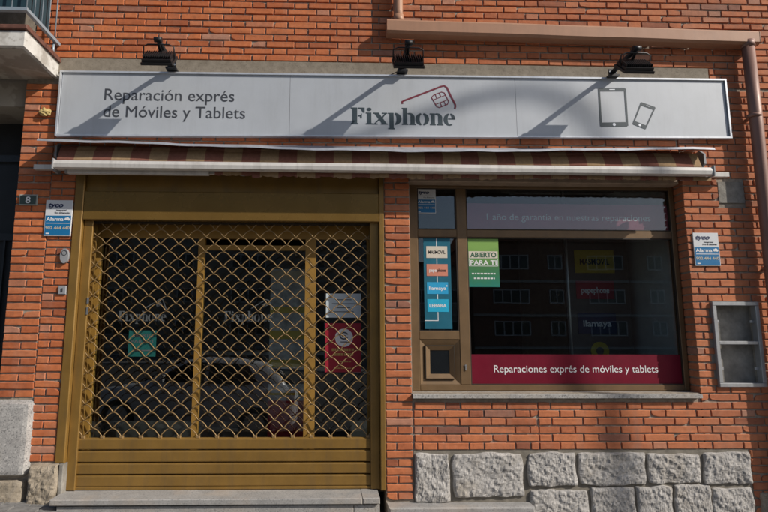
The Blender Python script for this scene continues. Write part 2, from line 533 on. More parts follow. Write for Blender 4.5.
def put_words(parent, mat, body, x0, x1, zb, y, height=None, bold=0.0, thick=0.0015):
    """one part per word"""
    whole = MB()
    put_text(whole, body, x0, x1, zb, y, height, bold, 0.0, 'b', thick)
    ws = body.split(' ')
    # islands by shared faces, gathered into words by the widest gaps
    par = list(range(len(whole.v)))
    def root(i):
        while par[i] != i:
            par[i] = par[par[i]]
            i = par[i]
        return i
    for f in whole.f:
        for i in f[1:]:
            par[root(i)] = root(f[0])
    ext = {}
    for i, v in enumerate(whole.v):
        q = root(i)
        a, b = ext.get(q, (9e9, -9e9))
        ext[q] = (min(a, v[0]), max(b, v[0]))
    iv = sorted((a, b) for a, b in ext.values() if b > a)
    gaps, end = [], iv[0][1]
    for a, b in iv[1:]:
        gaps.append((a - end, (a + end) / 2))
        end = max(end, b)
    cuts = sorted(m_ for _, m_ in sorted(gaps, reverse=True)[:len(ws) - 1]) + [9e9]
    parts = [MB() for _ in ws]
    maps = [{} for _ in ws]
    for f in whole.f:
        cx = sum(ext[root(f[0])]) / 2
        k2 = next(i for i, c in enumerate(cuts) if cx < c)
        idx = []
        for i in f:
            if i not in maps[k2]:
                maps[k2][i] = len(parts[k2].v)
                parts[k2].v.append(whole.v[i])
            idx.append(maps[k2][i])
        parts[k2].f.append(tuple(idx))
        parts[k2].sm.append(False)
    for p_ in parts:
        if p_.f:
            p_.build('word', mat, parent)

# ------------------------------------------------------------------ ground, road, pavement
def gz(x, y):
    xx = max(-9.0, min(9.0, x))
    yy = max(-9.5, min(0.0, y))
    return 0.115 - 0.055 * (xx + 2.3) + 0.083 * yy

def sheet(xs, ys, dz):
    mb = MB()
    vs = [(x, y, gz(x, y) + dz) for y in ys for x in xs]
    n = len(xs)
    fs = []
    for j in range(len(ys) - 1):
        for i in range(n - 1):
            fs.append((j * n + i, j * n + i + 1, (j + 1) * n + i + 1, (j + 1) * n + i))
    mb.add(vs, fs)
    return mb

g = sheet([-900, -200, -60, -9, -4.5, 0, 4.5, 9, 60, 200, 900], [-900, -200, -60, -20, -9.5, -6, -2, 0, 8, 60, 900], -0.16)
tag(g.build('ground', 'ground'), kind='structure')
rd = sheet([-120, -60, -9, -4.5, 0, 4.5, 9, 60, 120], [-30, -9.5, -6, -3.0], -0.12)
tag(rd.build('road', 'asphalt'), kind='structure')
pv = sheet([-60, -9, -4.5, 0, 4.5, 9, 60], [-2.88, -1.5, 0.6], -0.012)
pav = tag(pv.build('pavement', 'mortar'), kind='structure')
for side, ya in ((0, -3.0), (1, -30.15)):
    kb = MB()
    x = -60.0 if side else -14.0
    lim = 60.0 if side else 14.0
    while x < lim:
        x2 = x + 1.0
        for (xa, xb) in ((x + 0.004, x2 - 0.004),):
            za, zb = gz(xa, ya), gz(xb, ya)
            t, u_ = 0.0, -0.2
            vs = [(xa, ya, za + u_), (xb, ya, zb + u_), (xb, ya + 0.13, zb + u_), (xa, ya + 0.13, za + u_),
                  (xa, ya, za + t), (xb, ya, zb + t), (xb, ya + 0.13, zb + t), (xa, ya + 0.13, za + t)]
            kb.add(vs, [(0, 1, 5, 4), (1, 2, 6, 5), (2, 3, 7, 6), (3, 0, 4, 7), (4, 5, 6, 7)])
        x = x2
    tag(kb.build('kerb', 'kerb'), kind='structure')
fp = sheet([-120, -60, -9, 0, 9, 60, 120], [-42.0, -30.15], -0.004)
tag(fp.build('far_pavement', 'paver'), kind='structure')
# paving blocks, laid along the wall
pmesh = []
for q in range(4):
    b = MB()
    j = lambda: R.uniform(-0.002, 0.002)
    b.add([(0.006 + j(), -0.094 + j(), 0), (0.194 + j(), -0.094 + j(), 0), (0.194 + j(), -0.006, 0), (0.006, -0.006 + j(), 0),
           (0.0, -0.1, -0.012), (0.2, -0.1, -0.012), (0.2, 0.0, -0.012), (0.0, 0.0, -0.012)],
          [(0, 1, 2, 3), (4, 5, 1, 0), (5, 6, 2, 1), (6, 7, 3, 2), (7, 4, 0, 3)])
    me = b.mesh('paving_block')
    me.materials.append(M['paver'])
    pmesh.append(me)
rest = MB()
tilt_x = math.atan(0.083)
tilt_y = math.atan(0.055)
for r in range(26):
    y = -0.0 - r * 0.106
    for i in range(-22, 28):
        x = i * 0.206 + (0.103 if r % 2 else 0.0)
        z = gz(x, y) + R.uniform(-0.002, 0.002)
        if -2.9 < x < 0.6 and r < 7:
            o = link('paving_block', pmesh[R.randrange(4)], pav, (x, y, z))
            o.rotation_euler = (tilt_x, tilt_y, R.uniform(-0.01, 0.01))
        else:
            me = pmesh[R.randrange(4)]
            rest.add([(v.co.x + x, v.co.y + y, v.co.z + gz(v.co.x + x, v.co.y + y) + R.uniform(-0.0005, 0.0005)) for v in me.vertices],
                     [tuple(p.vertices) for p in me.polygons])
tag(rest.build('paving_blocks', 'paver', pav), kind='stuff')

# ------------------------------------------------------------------ the building
BX = 0.4
bld = empty('brick_building', (BX, 0, 0), 'orange brick building with the phone repair shop on its ground floor', 'building')
XL, XR, ZT = -2.64, 6.0, 5.7
DOOR = (-2.15, 0.468, 0.15, 2.80)
WIN = (0.69, 3.085, 0.93, 2.79)
NICHE = (3.255, 3.62, 1.0, 1.665)

# mortar bed with openings, in vertical bands
yb = 0.0085
wl = MB()
def slab(x0, x1, z0, z1, y1=0.22):
    wl.box(x0, x1, yb, y1, z0, z1)
slab(XL, DOOR[0], -0.4, ZT)
slab(DOOR[0], DOOR[1], DOOR[3], ZT)
slab(DOOR[1], WIN[0], -0.4, ZT)
slab(WIN[0], WIN[1], -0.4, WIN[2])
slab(WIN[0], WIN[1], WIN[3], ZT)
slab(WIN[1] + 0.012, NICHE[0], -0.4, ZT)
slab(NICHE[0], NICHE[1], -0.4, NICHE[2])
slab(NICHE[0], NICHE[1], NICHE[3], ZT)
slab(NICHE[1], XR, -0.4, ZT)
slab(-6.0, XL, 3.9, ZT)
wl.build('wall', 'mortar', bld)

# bricks
CH, BH = 0.0635, 0.0505
SL, HL, JT = 0.245, 0.111, 0.012
PER = SL + HL + 2 * JT
bricks = []      # (x0, x1, z0, depth)
blocked = []     # rectangles x0,x1,z0,z1 that hold no brick
blocked += [(DOOR[0] - 0.002, DOOR[1] + 0.002, -1, DOOR[3]), (WIN[0] - 0.002, WIN[1] + 0.002, WIN[2] - 0.03, WIN[3]),
            (NICHE[0] - 0.01, NICHE[1] + 0.01, NICHE[2] - 0.01, NICHE[3] + 0.01),
            (-2.42, 3.42, 3.66, 3.802), (0.69, 3.452, -1.0, 0.472), (3.405, 3.64, 2.545, 2.742)]

def cut(x0, x1, z0):
    """remove blocked spans from a brick"""
    segs = [(x0, x1)]
    for a, b, c, d in blocked:
        if z0 + BH > c + 0.004 and z0 < d - 0.004:
            out = []
            for p, q in segs:
                if q <= a or p >= b:
                    out.append((p, q))
                else:
                    if a - p > 0.028: out.append((p, a - 0.004))
                    if q - b > 0.028: out.append((b + 0.004, q))
            segs = out
    return segs

def flemish(x0, x1, z0, z1, phase=0.0, zref=0.48, depth=0.1):
    n0 = math.ceil((z0 - zref) / CH - 1e-6)
    n1 = int(math.floor((z1 - zref - BH) / CH + 1e-6))
    for n in range(n0, n1 + 1):
        z = zref + n * CH
        x = x0 - PER * 2 + ((phase + (PER / 2 if n % 2 else 0.0)) % PER) + R.uniform(-0.006, 0.006)
        while x < x1:
            for L in (SL, HL):
                a, b = max(x, x0), min(x + L, x1)
                if b - a > 0.028:
                    for p, q in cut(a, b, z):
                        bricks.append((p, q, z, depth))
                x += L + JT

def pier(x0, x1, z0, z1, zref=0.48, depth=0.1, split=0.42):
    n0 = math.ceil((z0 - zref) / CH - 1e-6)
    n1 = int(math.floor((z1 - zref - BH) / CH + 1e-6))
    for n in range(n0, n1 + 1):
        z = zref + n * CH
        if n % 2:
            spans = [(x0, x1)]
        else:
            xm = x0 + (x1 - x0) * (split + R.uniform(-0.04, 0.04))
            spans = [(x0, xm - 0.006), (xm + 0.006, x1)]
        for a, b in spans:
            for p, q in cut(a, b, z):
                bricks.append((p, q, z, depth))

flemish(-2.60, XR, 3.803, ZT, 0.13, 3.806)                                   # above the concrete band
flemish(3.43, XR, 3.60, 3.80, 0.05, 3.615)
flemish(-2.14, 3.082, 2.802, 3.70, 0.02, 2.806)                               # behind and under the sign
flemish(3.088, XR, 0.866, 3.60, 0.07, 0.486, 0.2)
flemish(3.088, XR, -0.4, 0.48, 0.07, 0.486, 0.2)                              # right of the window
flemish(0.70, 1.712, 0.483, 0.905, 0.19, 0.486)
flemish(1.722, XR, 0.483, 0.905, 0.296, 0.486)                               # under the window
blocked_plinth = (0.69, 3.45, -1.0, 0.48)
pier(0.474, 0.684, 0.10, 2.80, 0.486 - CH * 6, 0.2)                           # between door and window
pier(-2.636, -2.365, 0.876, 3.60, 0.90, 0.2, 0.5)                             # left pier, outer half
pier(-2.355, -2.154, 0.40, 3.60, 0.405, 0.2, 0.45)                            # left pier, inner half
bricks = [b for b in bricks if not (-2.36 < b[0] and b[1] < 3.5 and b[2] > 3.16 and b[2] < 3.60 and not b[1] < -2.33)]

def brick_verts(wd, dp, rng):
    """front outline with eight corners that are never quite true"""
    h = BH
    j = lambda s=0.0018: rng.uniform(-s, s)
    c = 0.0035
    xm, zm = wd * rng.uniform(0.35, 0.65), h * rng.uniform(0.4, 0.6)
    o = [(0 + j(), 0 + j()), (xm, j()), (wd + j(), 0 + j()), (wd + j(), zm), (wd + j(), h + j()), (xm, h + j()), (0 + j(), h + j()), (j(), zm)]
    if rng.random() < 0.13:                     # a chipped corner
        q = rng.choice((0, 2, 4, 6))
        cx, cz = o[q]
        k = rng.uniform(0.008, 0.016)
        o[q] = (cx + (k if q in (0, 6) else -k), cz + (k if q in (0, 2) else -k) * 0.6)
    mx, mz = wd / 2, h / 2
    inn = []
    for (x, z) in o:
        inn.append((x + (c if x < mx - 0.01 else -c if x > mx + 0.01 else 0), z + (c if z < mz - 0.006 else -c if z > mz + 0.006 else 0)))
    vs = [(x, -0.0035 + j(0.001), z) for x, z in inn] + [(x, 0.0, z) for x, z in o] + [(x, dp, z) for x, z in o]
    fs = [(0, 1, 2, 3, 4, 5, 6, 7)]
    for i in range(8):
        k2 = (i + 1) % 8
        fs += [(i + 8, k2 + 8, k2, i), (i + 16, k2 + 16, k2 + 8, i + 8)]
    return vs, fs

def seen_size(b):
    x0, x1, z0, dp = b
    xc, zc = (x0 + x1) / 2, z0 + BH / 2
    d = Vector((xc, 0, zc)) - CAM_POS
    zz = d.dot(fw)
    px = 344 + 545 * d.dot(r2) / zz
    py = 256 - 545 * d.dot(u2) / zz
    if not (4 < px < 764 and 2 < py < 508): return 0.0
    if 2.74 < zc < 2.99 and -2.3 < xc < 3.3: return 0.0          # behind the awning
    if 3.0 < zc < 3.08: return 0.1
    if zc > 3.6 and xc < -2.42: return 0.0
    return (x1 - x0) / zz ** 2
order = sorted(range(len(bricks)), key=lambda i: -seen_size(bricks[i]))
single = set(order[:298])
cache = {}
field = MB()
frnd = []
def rnd_of(b):
    v = R.random()
    if 0.46 < b[0] < 0.69 and 1.57 < b[2] < 1.69: v = 0.995      # two burnt, spalled courses in the middle pier
    return v
for i, b in enumerate(bricks):
    x0, x1, z0, dp = b
    yoff = R.uniform(-0.0025, 0.0025)
    v = rnd_of(b)
    if i in single:
        key = (round(x1 - x0, 2), dp, R.randrange(5))
        if key not in cache:
            vs, fs = brick_verts(x1 - x0, dp, R)
            mb = MB().add(vs, fs)
            me = mb.mesh('brick')
            me.materials.append(M['brick_o'])
            cache[key] = me
        o = link('brick', cache[key], bld, (x0 - BX, yoff, z0))
        o.rotation_euler = (R.uniform(-0.012, 0.012), 0, R.uniform(-0.006, 0.006))
        o['rnd'] = v
    else:
        vs, fs = brick_verts(x1 - x0, dp, R)
        field.add([(x + x0, y + yoff, z + z0) for x, y, z in vs], fs)
        frnd += [v] * len(fs)
fo = tag(field.build('bricks', 'brick_g', bld), kind='stuff')
at = fo.data.attributes.new('rnd', 'FLOAT', 'FACE')
at.data.foreach_set('value', frnd)

# concrete band above the sign, cement patch by the downpipe
mb = MB().box(-2.42, 3.42, -0.004, 0.15, 3.664, 3.797)
mb.build('concrete_lintel', 'concrete', bld)
mb = MB().box(3.408, 3.635, -0.001, 0.1, 2.55, 2.738)
mb.build('cement_patch', 'cement', bld)

# rock-faced plinth
pj = MB().box(0.692, 3.44, 0.002, 0.2, -0.4, 0.478)
pj.box(3.44, 4.6, 0.004, 0.2, -0.4, 0.19)
plinth = pj.build('stone_plinth', 'plinth_joint', bld)
def rock(name, poly, parent, mat, depth=0.035, seed=0, nx=46, nz=28, rough=1.0):
    """poly: x0,x1,z0,z1; a pillowed rough block"""
    x0, x1, z0, z1 = poly
    mb = MB()
    vs = []
    rr = random.Random(seed)
    k = 8.0
    off = Vector((rr.uniform(0, 50), rr.uniform(0, 50), rr.uniform(0, 50)))
    for j in range(nz + 1):
        for i in range(nx + 1):
            u, v = i / nx * 2 - 1, j / nz * 2 - 1
            # squircle mapping keeps corners round
            lx = u * math.sqrt(max(0, 1 - 0.06 * v ** 6))
            lz = v * math.sqrt(max(0, 1 - 0.06 * u ** 6))
            wob = 0.014 * rough
            x = (x0 + x1) / 2 + lx * (x1 - x0) / 2
            z = (z0 + z1) / 2 + lz * (z1 - z0) / 2
            nb = noise.noise_vector(Vector((x * 9, 3, z * 9)) + off)
            edge = max(abs(u), abs(v))
            x += nb.x * wob
            z += nb.z * wob
            e = max(0.0, 1 - edge ** 14)
            d = depth * (0.3 + 0.7 * e)
            pp = Vector((x * 11 + z * 4, 0, z * 13)) + off
            vd = noise.voronoi(pp)[0]
            facet = (vd[1] - vd[0])
            nn = noise.fractal(Vector((x * 30, 0, z * 30)) + off, 0.8, 2.1, 5)
            n2 = noise.noise(Vector((x * 7 + z * 5, 7, z * 8)) + off)
            d += (nn * 0.0075 + n2 * 0.011 + (facet - 0.3) * 0.007) * rough * (0.35 + 0.65 * e)
            if edge > 0.999: d = -0.02
            vs.append((x, -d, z))
    fs = []
    for j in range(nz):
        for i in range(nx):
            a = j * (nx + 1) + i
            fs.append((a, a + 1, a + nx + 2, a + nx + 1))
    mb.add(vs, fs)
    return mb.build(name, mat, parent)
def pxz(x, y, Y=0.0):
    d = fw * 545.0 + r2 * (x - 344.0) - u2 * (y - 256.0)
    t = (Y - CAM_POS.y) / d.y
    p = CAM_POS + d * t
    return p.x, p.z
stones = [(415, 449, 453, 502), (453, 523, 453.5, 497), (528, 575.5, 453, 486), (579, 645, 453, 484.5), (647.5, 699, 454, 482.5),
          (703, 750, 452.5, 483.5), (530, 588, 490, 524), (592, 634.5, 487, 526), (637, 672.5, 486.5, 528), (674.5, 710, 484, 526), (712.5, 753, 488, 528)]
for i, (xa, xb, ya, yb_) in enumerate(stones):
    x0, z1 = pxz(xa, (ya + yb_) / 2)[0], pxz((xa + xb) / 2, ya)[1]
    x1, z0 = pxz(xb, (ya + yb_) / 2)[0], pxz((xa + xb) / 2, yb_)[1]
    rock('stone', (x0 - 0.008, x1 + 0.008, z0 - 0.008, z1 + 0.008), plinth, 'rock', 0.024, 11 + i)
rock('stone', (3.49, 4.1, -0.2, 0.16), plinth, 'rock_tan', 0.022, 77)

# left foot of the facade: smooth granite slab, the stone under it and a rough corner stone
rock('granite_slab', (-2.95, -2.335, 0.285, 0.882), bld, 'granite', 0.055, 31, 20, 20, 0.12)
rock('base_stone', (-2.95, -2.345, -0.02, 0.278), bld, 'rock_tan', 0.06, 32, 26, 16, 0.6)
rock('corner_stone', (-2.325, -2.10, 0.02, 0.392), bld, 'rock_tan', 0.07, 33, 22, 24, 1.3)
MB().box(-2.098, -2.062, -0.04, 0.12, 0.06, 0.393, 0.006).build('plaster_edge', 'cement', bld)

# threshold step
st = piece('threshold_step', bld, (-0.8, -0.1, 0.0))
MB().box(-2.075, 0.266, -0.20, 0.25, 0.128, 0.172, 0.006).build('slab', 'granite_step', st)
MB().box(0.270, 0.40, -0.20, 0.25, 0.129, 0.174, 0.006).build('slab', 'granite_step', st)
MB().box(-2.03, 0.20, -0.175, 0.25, -0.25, 0.117, 0.004).build('riser', 'granite_step', st)
MB().box(0.204, 0.40, -0.173, 0.25, -0.25, 0.117, 0.004).build('riser', 'granite', st)
MB().box(0.475, 1.61, -0.13, 0.05, -0.25, 0.082, 0.012).build('kerb_slab', 'granite_step', bld)

# ---- balcony at the upper left
bal = piece('balcony', bld, (-3.3, -0.26, 3.6))
bx1, by0 = -2.374, -0.53
MB().box(-5.2, bx1, by0, 0.02, 3.607, 3.745, 0.008).build('slab', 'white_plaster', bal)
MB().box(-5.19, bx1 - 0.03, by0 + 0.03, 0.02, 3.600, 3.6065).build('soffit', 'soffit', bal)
tl = MB()
for i in range(7):
    x = bx1 + 0.02 - 0.3 * (i + 1)
    tl.box(x + 0.004, x + 0.296, by0 - 0.02, by0 + 0.26, 3.747, 3.785, 0.006)
tl.build('nosing_tile', 'clay_tile', bal)
tl = MB()
for i in range(2):
    y0 = by0 + 0.262 + i * 0.13
    tl.box(bx1 - 0.28, bx1 + 0.02, y0 + 0.003, y0 + 0.127, 3.747, 3.785)
tl.build('nosing_tile', 'clay_tile', bal)
MB().box(-5.2, bx1 - 0.1, by0 + 0.10, 0.0, 3.786, 3.83).build('floor_screed', 'white_plaster', bal)
rz = 3.905
ra = MB()
ra.box(-5.2, bx1 - 0.002, by0 - 0.012, by0 + 0.02, rz, rz + 0.028)
ra.box(bx1 - 0.030, bx1 - 0.001, by0 + 0.021, -0.002, rz, rz + 0.028)
ra.build('bottom_rail', 'rail', bal)
ra = MB()
ra.box(-5.2, bx1 - 0.002, by0 - 0.012, by0 + 0.02, 4.78, 4.82)
ra.box(bx1 - 0.030, bx1 - 0.001, by0 + 0.021, -0.002, 4.78, 4.82)
ra.build('top_rail', 'rail', bal)
for i in range(24):
    x = bx1 - 0.016 - i * 0.115
    MB().tube([(x, by0 + 0.004, rz + 0.02), (x, by0 + 0.004, 4.79)], 0.0065, 6).build('baluster', 'rail', bal)
for i in range(1, 5):
    y = by0 + 0.004 + i * 0.112
    MB().tube([(bx1 - 0.016, y, rz + 0.02), (bx1 - 0.016, y, 4.79)], 0.0065, 6).build('baluster', 'rail', bal)
MB().box(-5.2, bx1 - 0.05, by0 + 0.05, by0 + 0.055, 3.97, 4.74).build('privacy_screen', 'teal_sheet', bal)
MB().box(bx1 - 0.055, bx1 - 0.05, by0 + 0.056, -0.14, 3.97, 4.74).build('privacy_screen', 'teal_sheet', bal)
for (xa, ya) in ((-2.66, by0 + 0.02), (bx1 - 0.03, -0.06)):
    MB().tube([(xa, ya, 3.904), (xa, ya, 3.786)], 0.012, 6).build('rail_foot', 'rail', bal)

# ---- recessed entrance left of the pier
ent = piece('house_entrance', bld, (-3.2, 0.3, 0.1))
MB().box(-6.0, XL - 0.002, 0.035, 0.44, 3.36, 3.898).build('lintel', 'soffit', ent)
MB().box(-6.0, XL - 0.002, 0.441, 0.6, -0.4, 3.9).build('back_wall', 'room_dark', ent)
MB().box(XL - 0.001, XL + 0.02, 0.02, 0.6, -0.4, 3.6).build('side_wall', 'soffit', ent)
gf = MB()
gf.box(-2.72, XL - 0.003, 0.16, 0.22, 0.1, 2.96)
gf.box(-4.0, -2.72, 0.16, 0.22, 2.90, 2.96)
gf.box(-4.0, -2.72, 0.165, 0.215, 2.20, 2.26)
gf.box(-4.0, -2.72, 0.165, 0.215, 1.06, 1.12)
gf.build('gate_frame', 'gate', ent)
MB().box(-4.0, -2.722, 0.19, 0.20, 0.1, 2.9).build('gate_panel', 'gate_light', ent)
for i in range(6):
    x = -2.80 - i * 0.12
    MB().box(x - 0.008, x + 0.008, 0.168, 0.186, 0.1, 2.199).build('gate_bar', 'gate', ent)

# ---- shop window
YW = 0.12
win = piece('shop_window', bld, (1.9, YW, 0.95))
fr = MB()
x0, x1, z0, z1 = WIN
fr.box(x0 + 0.002, 0.775, YW, YW + 0.06, z0 + 0.006, z1 - 0.002, 0.004)
fr.box(3.04, x1 - 0.002, YW, YW + 0.06, z0 + 0.006, z1 - 0.002, 0.004)
fr.box(0.776, 3.039, YW + 0.001, YW + 0.06, 2.69, z1 - 0.003, 0.004)
fr.box(0.776, 3.039, YW + 0.001, YW + 0.06, z0 + 0.007, 0.985, 0.004)
fr.build('frame', 'bronze', win)
MB().box(1.12, 1.207, YW + 0.002, YW + 0.06, 0.986, 2.689, 0.004).build('mullion', 'bronze', win)
tr = MB()
tr.box(0.776, 1.119, YW + 0.003, YW + 0.06, 2.252, 2.318, 0.004)
tr.box(1.208, 3.039, YW + 0.003, YW + 0.06, 2.252, 2.318, 0.004)
tr.build('transom', 'bronze', win)
MB().box(0.776, 1.119, YW + 0.003, YW + 0.06, 1.362, 1.432, 0.004).build('transom', 'bronze', win)
bead = MB()
def beads(xa, xb, za, zb, t=0.008, y=YW + 0.006):
    bead.box(xa, xb, y, y + 0.02, za, za + t)
    bead.box(xa, xb, y, y + 0.02, zb - t, zb)
    bead.box(xa, xa + t, y, y + 0.02, za + t, zb - t)
    bead.box(xb - t, xb, y, y + 0.02, za + t, zb - t)
panes = [(0.776, 1.119, 2.319, 2.689), (0.776, 1.119, 1.433, 2.251), (1.208, 3.039, 2.319, 2.689), (1.208, 3.039, 0.986, 2.251)]
for p in panes:
    beads(*p)
bead.build('glazing_bead', 'bronze_dark', win)
for (xa, xb, za, zb) in panes:
    MB().box(xa + 0.002, xb - 0.002, YW + 0.020, YW + 0.026, za + 0.002, zb - 0.002).build('pane', 'glass', win)
# the panelled hatch under the narrow light
def frustum(xa, xb, za, zb, ya, xi, xj, zi, zj, yi, name, mat, parent):
    mb = MB()
    o = [(xa, ya, za), (xb, ya, za), (xb, ya, zb), (xa, ya, zb)]
    q = [(xi, yi, zi), (xj, yi, zi), (xj, yi, zj), (xi, yi, zj)]
    mb.add(o + q, [(i, (i + 1) % 4, (i + 1) % 4 + 4, i + 4) for i in range(4)])
    return mb.build(name, mat, parent)
MB().box(0.776, 1.119, YW + 0.035, YW + 0.06, 0.986, 1.361).build('hatch_back', 'bronze', win)
frustum(0.778, 1.117, 0.988, 1.359, YW + 0.004, 0.822, 1.073, 1.032, 1.315, YW + 0.022, 'hatch_moulding', 'bronze', win)
frustum(0.828, 1.067, 1.038, 1.309, YW + 0.002, 0.865, 1.030, 1.075, 1.272, YW + 0.020, 'hatch_moulding', 'bronze', win)
hr = MB()
for (a, b, c, d) in ((0.822, 0.828, 1.038, 1.309), (1.067, 1.073, 1.038, 1.309), (0.822, 1.073, 1.032, 1.038), (0.822, 1.073, 1.309, 1.315)):
    hr.box(a, b, YW + 0.002, YW + 0.03, c, d)
hr.build('hatch_rim', 'bronze_dark', win)
MB().box(0.862, 1.033, YW + 0.024, YW + 0.028, 1.072, 1.275).build('hatch_pane', 'car_glass', win)
MB().disc(1.163, 1.145, 0.009, YW - 0.006, YW + 0.003, 12).box(1.158, 1.168, YW - 0.006, YW + 0.003, 1.105, 1.138).build('keyhole', 'screw', win)
MB().prism_x([(-0.045, 0.893), (0.12, 0.893), (0.12, 0.931), (-0.045, 0.921)], 0.688, 3.072).build('sill', 'granite', win)
MB().box(0.692, 3.06, 0.0, 0.119, 2.715, 2.787, 0.004).build('header_strip', 'tan_strip', win)

# ---- glazed shop door behind the grille
YD = 0.20
door = piece('shop_door', bld, (-0.84, YD, 0.17))
fr = MB()
fr.box(-2.06, -1.985, YD, YD + 0.05, 0.176, 2.60)
fr.box(0.335, 0.45, YD, YD + 0.05, 0.176, 2.60)
fr.box(-1.984, 0.334, YD + 0.001, YD + 0.05, 2.236, 2.60)
fr.box(-1.984, 0.334, YD + 0.001, YD + 0.05, 0.176, 0.42)
fr.build('frame', 'gold_door', door)
MB().box(-1.142, -1.088, YD - 0.006, YD + 0.05, 0.421, 2.235).build('stile', 'gold_door', door)
MB().box(-0.205, -0.112, YD - 0.008, YD + 0.05, 0.421, 2.235).build('stile', 'gold_door', door)
MB().box(-1.087, -0.206, YD - 0.003, YD + 0.05, 2.135, 2.175).build('head_rail', 'gold_door', door)
for (xa, xb, zb) in ((-1.983, -1.143, 2.234), (-1.087, -0.206, 2.134), (-0.111, 0.333, 2.234)):
    MB().box(xa, xb, YD + 0.018, YD + 0.024, 0.422, zb).build('pane', 'glass', door)

# ---- shop interior, seen darkly through the panes
room = piece('shop_interior', bld, (0.4, 2.2, 0.16))
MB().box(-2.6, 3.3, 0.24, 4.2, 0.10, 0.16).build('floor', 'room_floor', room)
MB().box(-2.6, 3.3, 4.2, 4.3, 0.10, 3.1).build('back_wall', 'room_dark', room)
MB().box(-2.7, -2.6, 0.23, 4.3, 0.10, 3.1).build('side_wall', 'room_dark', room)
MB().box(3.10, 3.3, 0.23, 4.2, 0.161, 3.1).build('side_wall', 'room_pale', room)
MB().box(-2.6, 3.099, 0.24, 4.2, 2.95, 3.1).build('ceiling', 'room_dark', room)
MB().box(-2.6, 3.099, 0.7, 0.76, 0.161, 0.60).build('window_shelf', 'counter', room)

# ------------------------------------------------------------------ shop sign
sign = empty('shop_sign', (0.6, -0.06, 3.06), 'long silver grey sign board reading Fixphone above the awning', 'sign')
SX0, SX1, YS = -2.338, 3.548, -0.042
KS = (4.55 + YS) / 4.47
def zs(z): return 1.39 + (z - 1.39) * KS
def sz_b(x): return zs(3.056) + (x - SX0) / (SX1 - SX0) * 0.054
def sz_t(x): return zs(3.640) + (x - SX0) / (SX1 - SX0) * 0.020
for xa, xb in ((SX0 + 0.02, -0.350), (-0.3475, 1.637), (1.6395, SX1 - 0.02)):
    MB().prism([(xa, sz_b(xa) + 0.015), (xb, sz_b(xb) + 0.015), (xb, sz_t(xb) - 0.015), (xa, sz_t(xa) - 0.015)], YS + 0.008, 0.004 - 0.01).build('panel', 'sign_face', sign)
fr = MB()
t = 0.015
fr.prism([(SX0, sz_b(SX0)), (SX1, sz_b(SX1)), (SX1, sz_b(SX1) + t), (SX0, sz_b(SX0) + t)], YS - 0.006, -0.005)
fr.prism([(SX0, sz_t(SX0) - t), (SX1, sz_t(SX1) - t), (SX1, sz_t(SX1)), (SX0, sz_t(SX0))], YS - 0.006, -0.005)
fr.prism([(SX0, sz_b(SX0) + t), (SX0 + t, sz_b(SX0) + t), (SX0 + t, sz_t(SX0) - t), (SX0, sz_t(SX0) - t)], YS - 0.0055, -0.006)
fr.prism([(SX1 - t, sz_b(SX1) + t), (SX1, sz_b(SX1) + t), (SX1, sz_t(SX1) - t), (SX1 - t, sz_t(SX1) - t)], YS - 0.0055, -0.006)
fr.build('frame', 'sign_frame', sign)
YT = YS + 0.0062
put_words(sign, 'grey_ink', 'Reparación exprés', -1.947, -0.831, zs(3.385), YT, 0.108)
put_words(sign, 'grey_ink', 'de Móviles y Tablets', -1.947, -0.733, zs(3.233), YT, 0.108)
# the stencil-serif name, letter by letter: (unit = cap height)
fx = MB()
FX0, FZ, FU, FWX = 0.1835, zs(3.196), 0.153, 0.907 / 528.0
def LX(p): return FX0 + (p - 110) * FWX
def rc(xa, xb, za, zb): fx.box(LX(xa), LX(xb), YT, YT + 0.0015, FZ + za * FU, FZ + zb * FU)
def pg(*pts): fx.prism([(LX(a), FZ + b * FU) for a, b in pts], YT, YT + 0.0015)
def rg(cx, cz, rx, rz, ix, iz, a0, a1, n=12): fx.ring(LX(cx), FZ + cz * FU, (rx * FWX, rz * FU), (ix * FWX, iz * FU), YT, YT + 0.0015, a0, a1, n)
XH = 0.71
# F
rc(110, 148, 0, 0.07); pg((118, 0.07), (142, 0.07), (142, 0.93), (118, 0.93)); rc(110, 142, 0.93, 1.0)
rc(146, 180, 0.93, 1.0); pg((172, 0.70), (180, 0.70), (180, 0.93), (160, 0.93)); rc(146, 160, 0.47, 0.54); pg((158, 0.36), (166, 0.36), (166, 0.66), (158, 0.54))
# i
rc(186, 221, 0, 0.07); rc(193, 214, 0.07, XH - 0.06); rc(186, 214, XH - 0.06, XH); fx.disc(LX(203), FZ + 0.90 * FU, 12 * FWX, YT, YT + 0.0015, 14, 0.10 * FU)
# x
rc(224, 254, XH - 0.06, XH); rc(268, 294, XH - 0.06, XH); rc(222, 246, 0, 0.06); rc(262, 297, 0, 0.06)
pg((231, XH - 0.06), (268, 0.06), (292, 0.06), (254, XH - 0.06)); pg((228, 0.06), (236, 0.06), (255, 0.27), (250, 0.32)); pg((264, 0.40), (269, 0.34), (289, XH - 0.06), (281, XH - 0.06))
# p
rc(299, 332, -0.27, -0.20); rc(306, 327, -0.20, XH - 0.06); rc(299, 327, XH - 0.06, XH)
rg(331, 0.35, 36, 0.37, 11, 0.29, -84, 84)
# h
rc(369, 401, 0, 0.07); rc(375, 396, 0.07, 0.96); rc(369, 396, 0.96, 1.02)
rg(408, 0.44, 26, 0.28, 6, 0.20, 5, 120); rc(413, 434, 0.07, 0.47); rc(406, 440, 0, 0.07)
# o
rg(471, 0.35, 33, 0.37, 12, 0.29, 98, 262); rg(475, 0.35, 33, 0.37, 12, 0.29, -82, 82)
# n
rc(512, 541, 0, 0.07); rc(517, 537, 0.07, XH - 0.06); rc(511, 537, XH - 0.06, XH)
rg(549, 0.44, 26, 0.28, 6, 0.20, 5, 120); rc(554, 575, 0.07, 0.47); rc(547, 580, 0, 0.07)
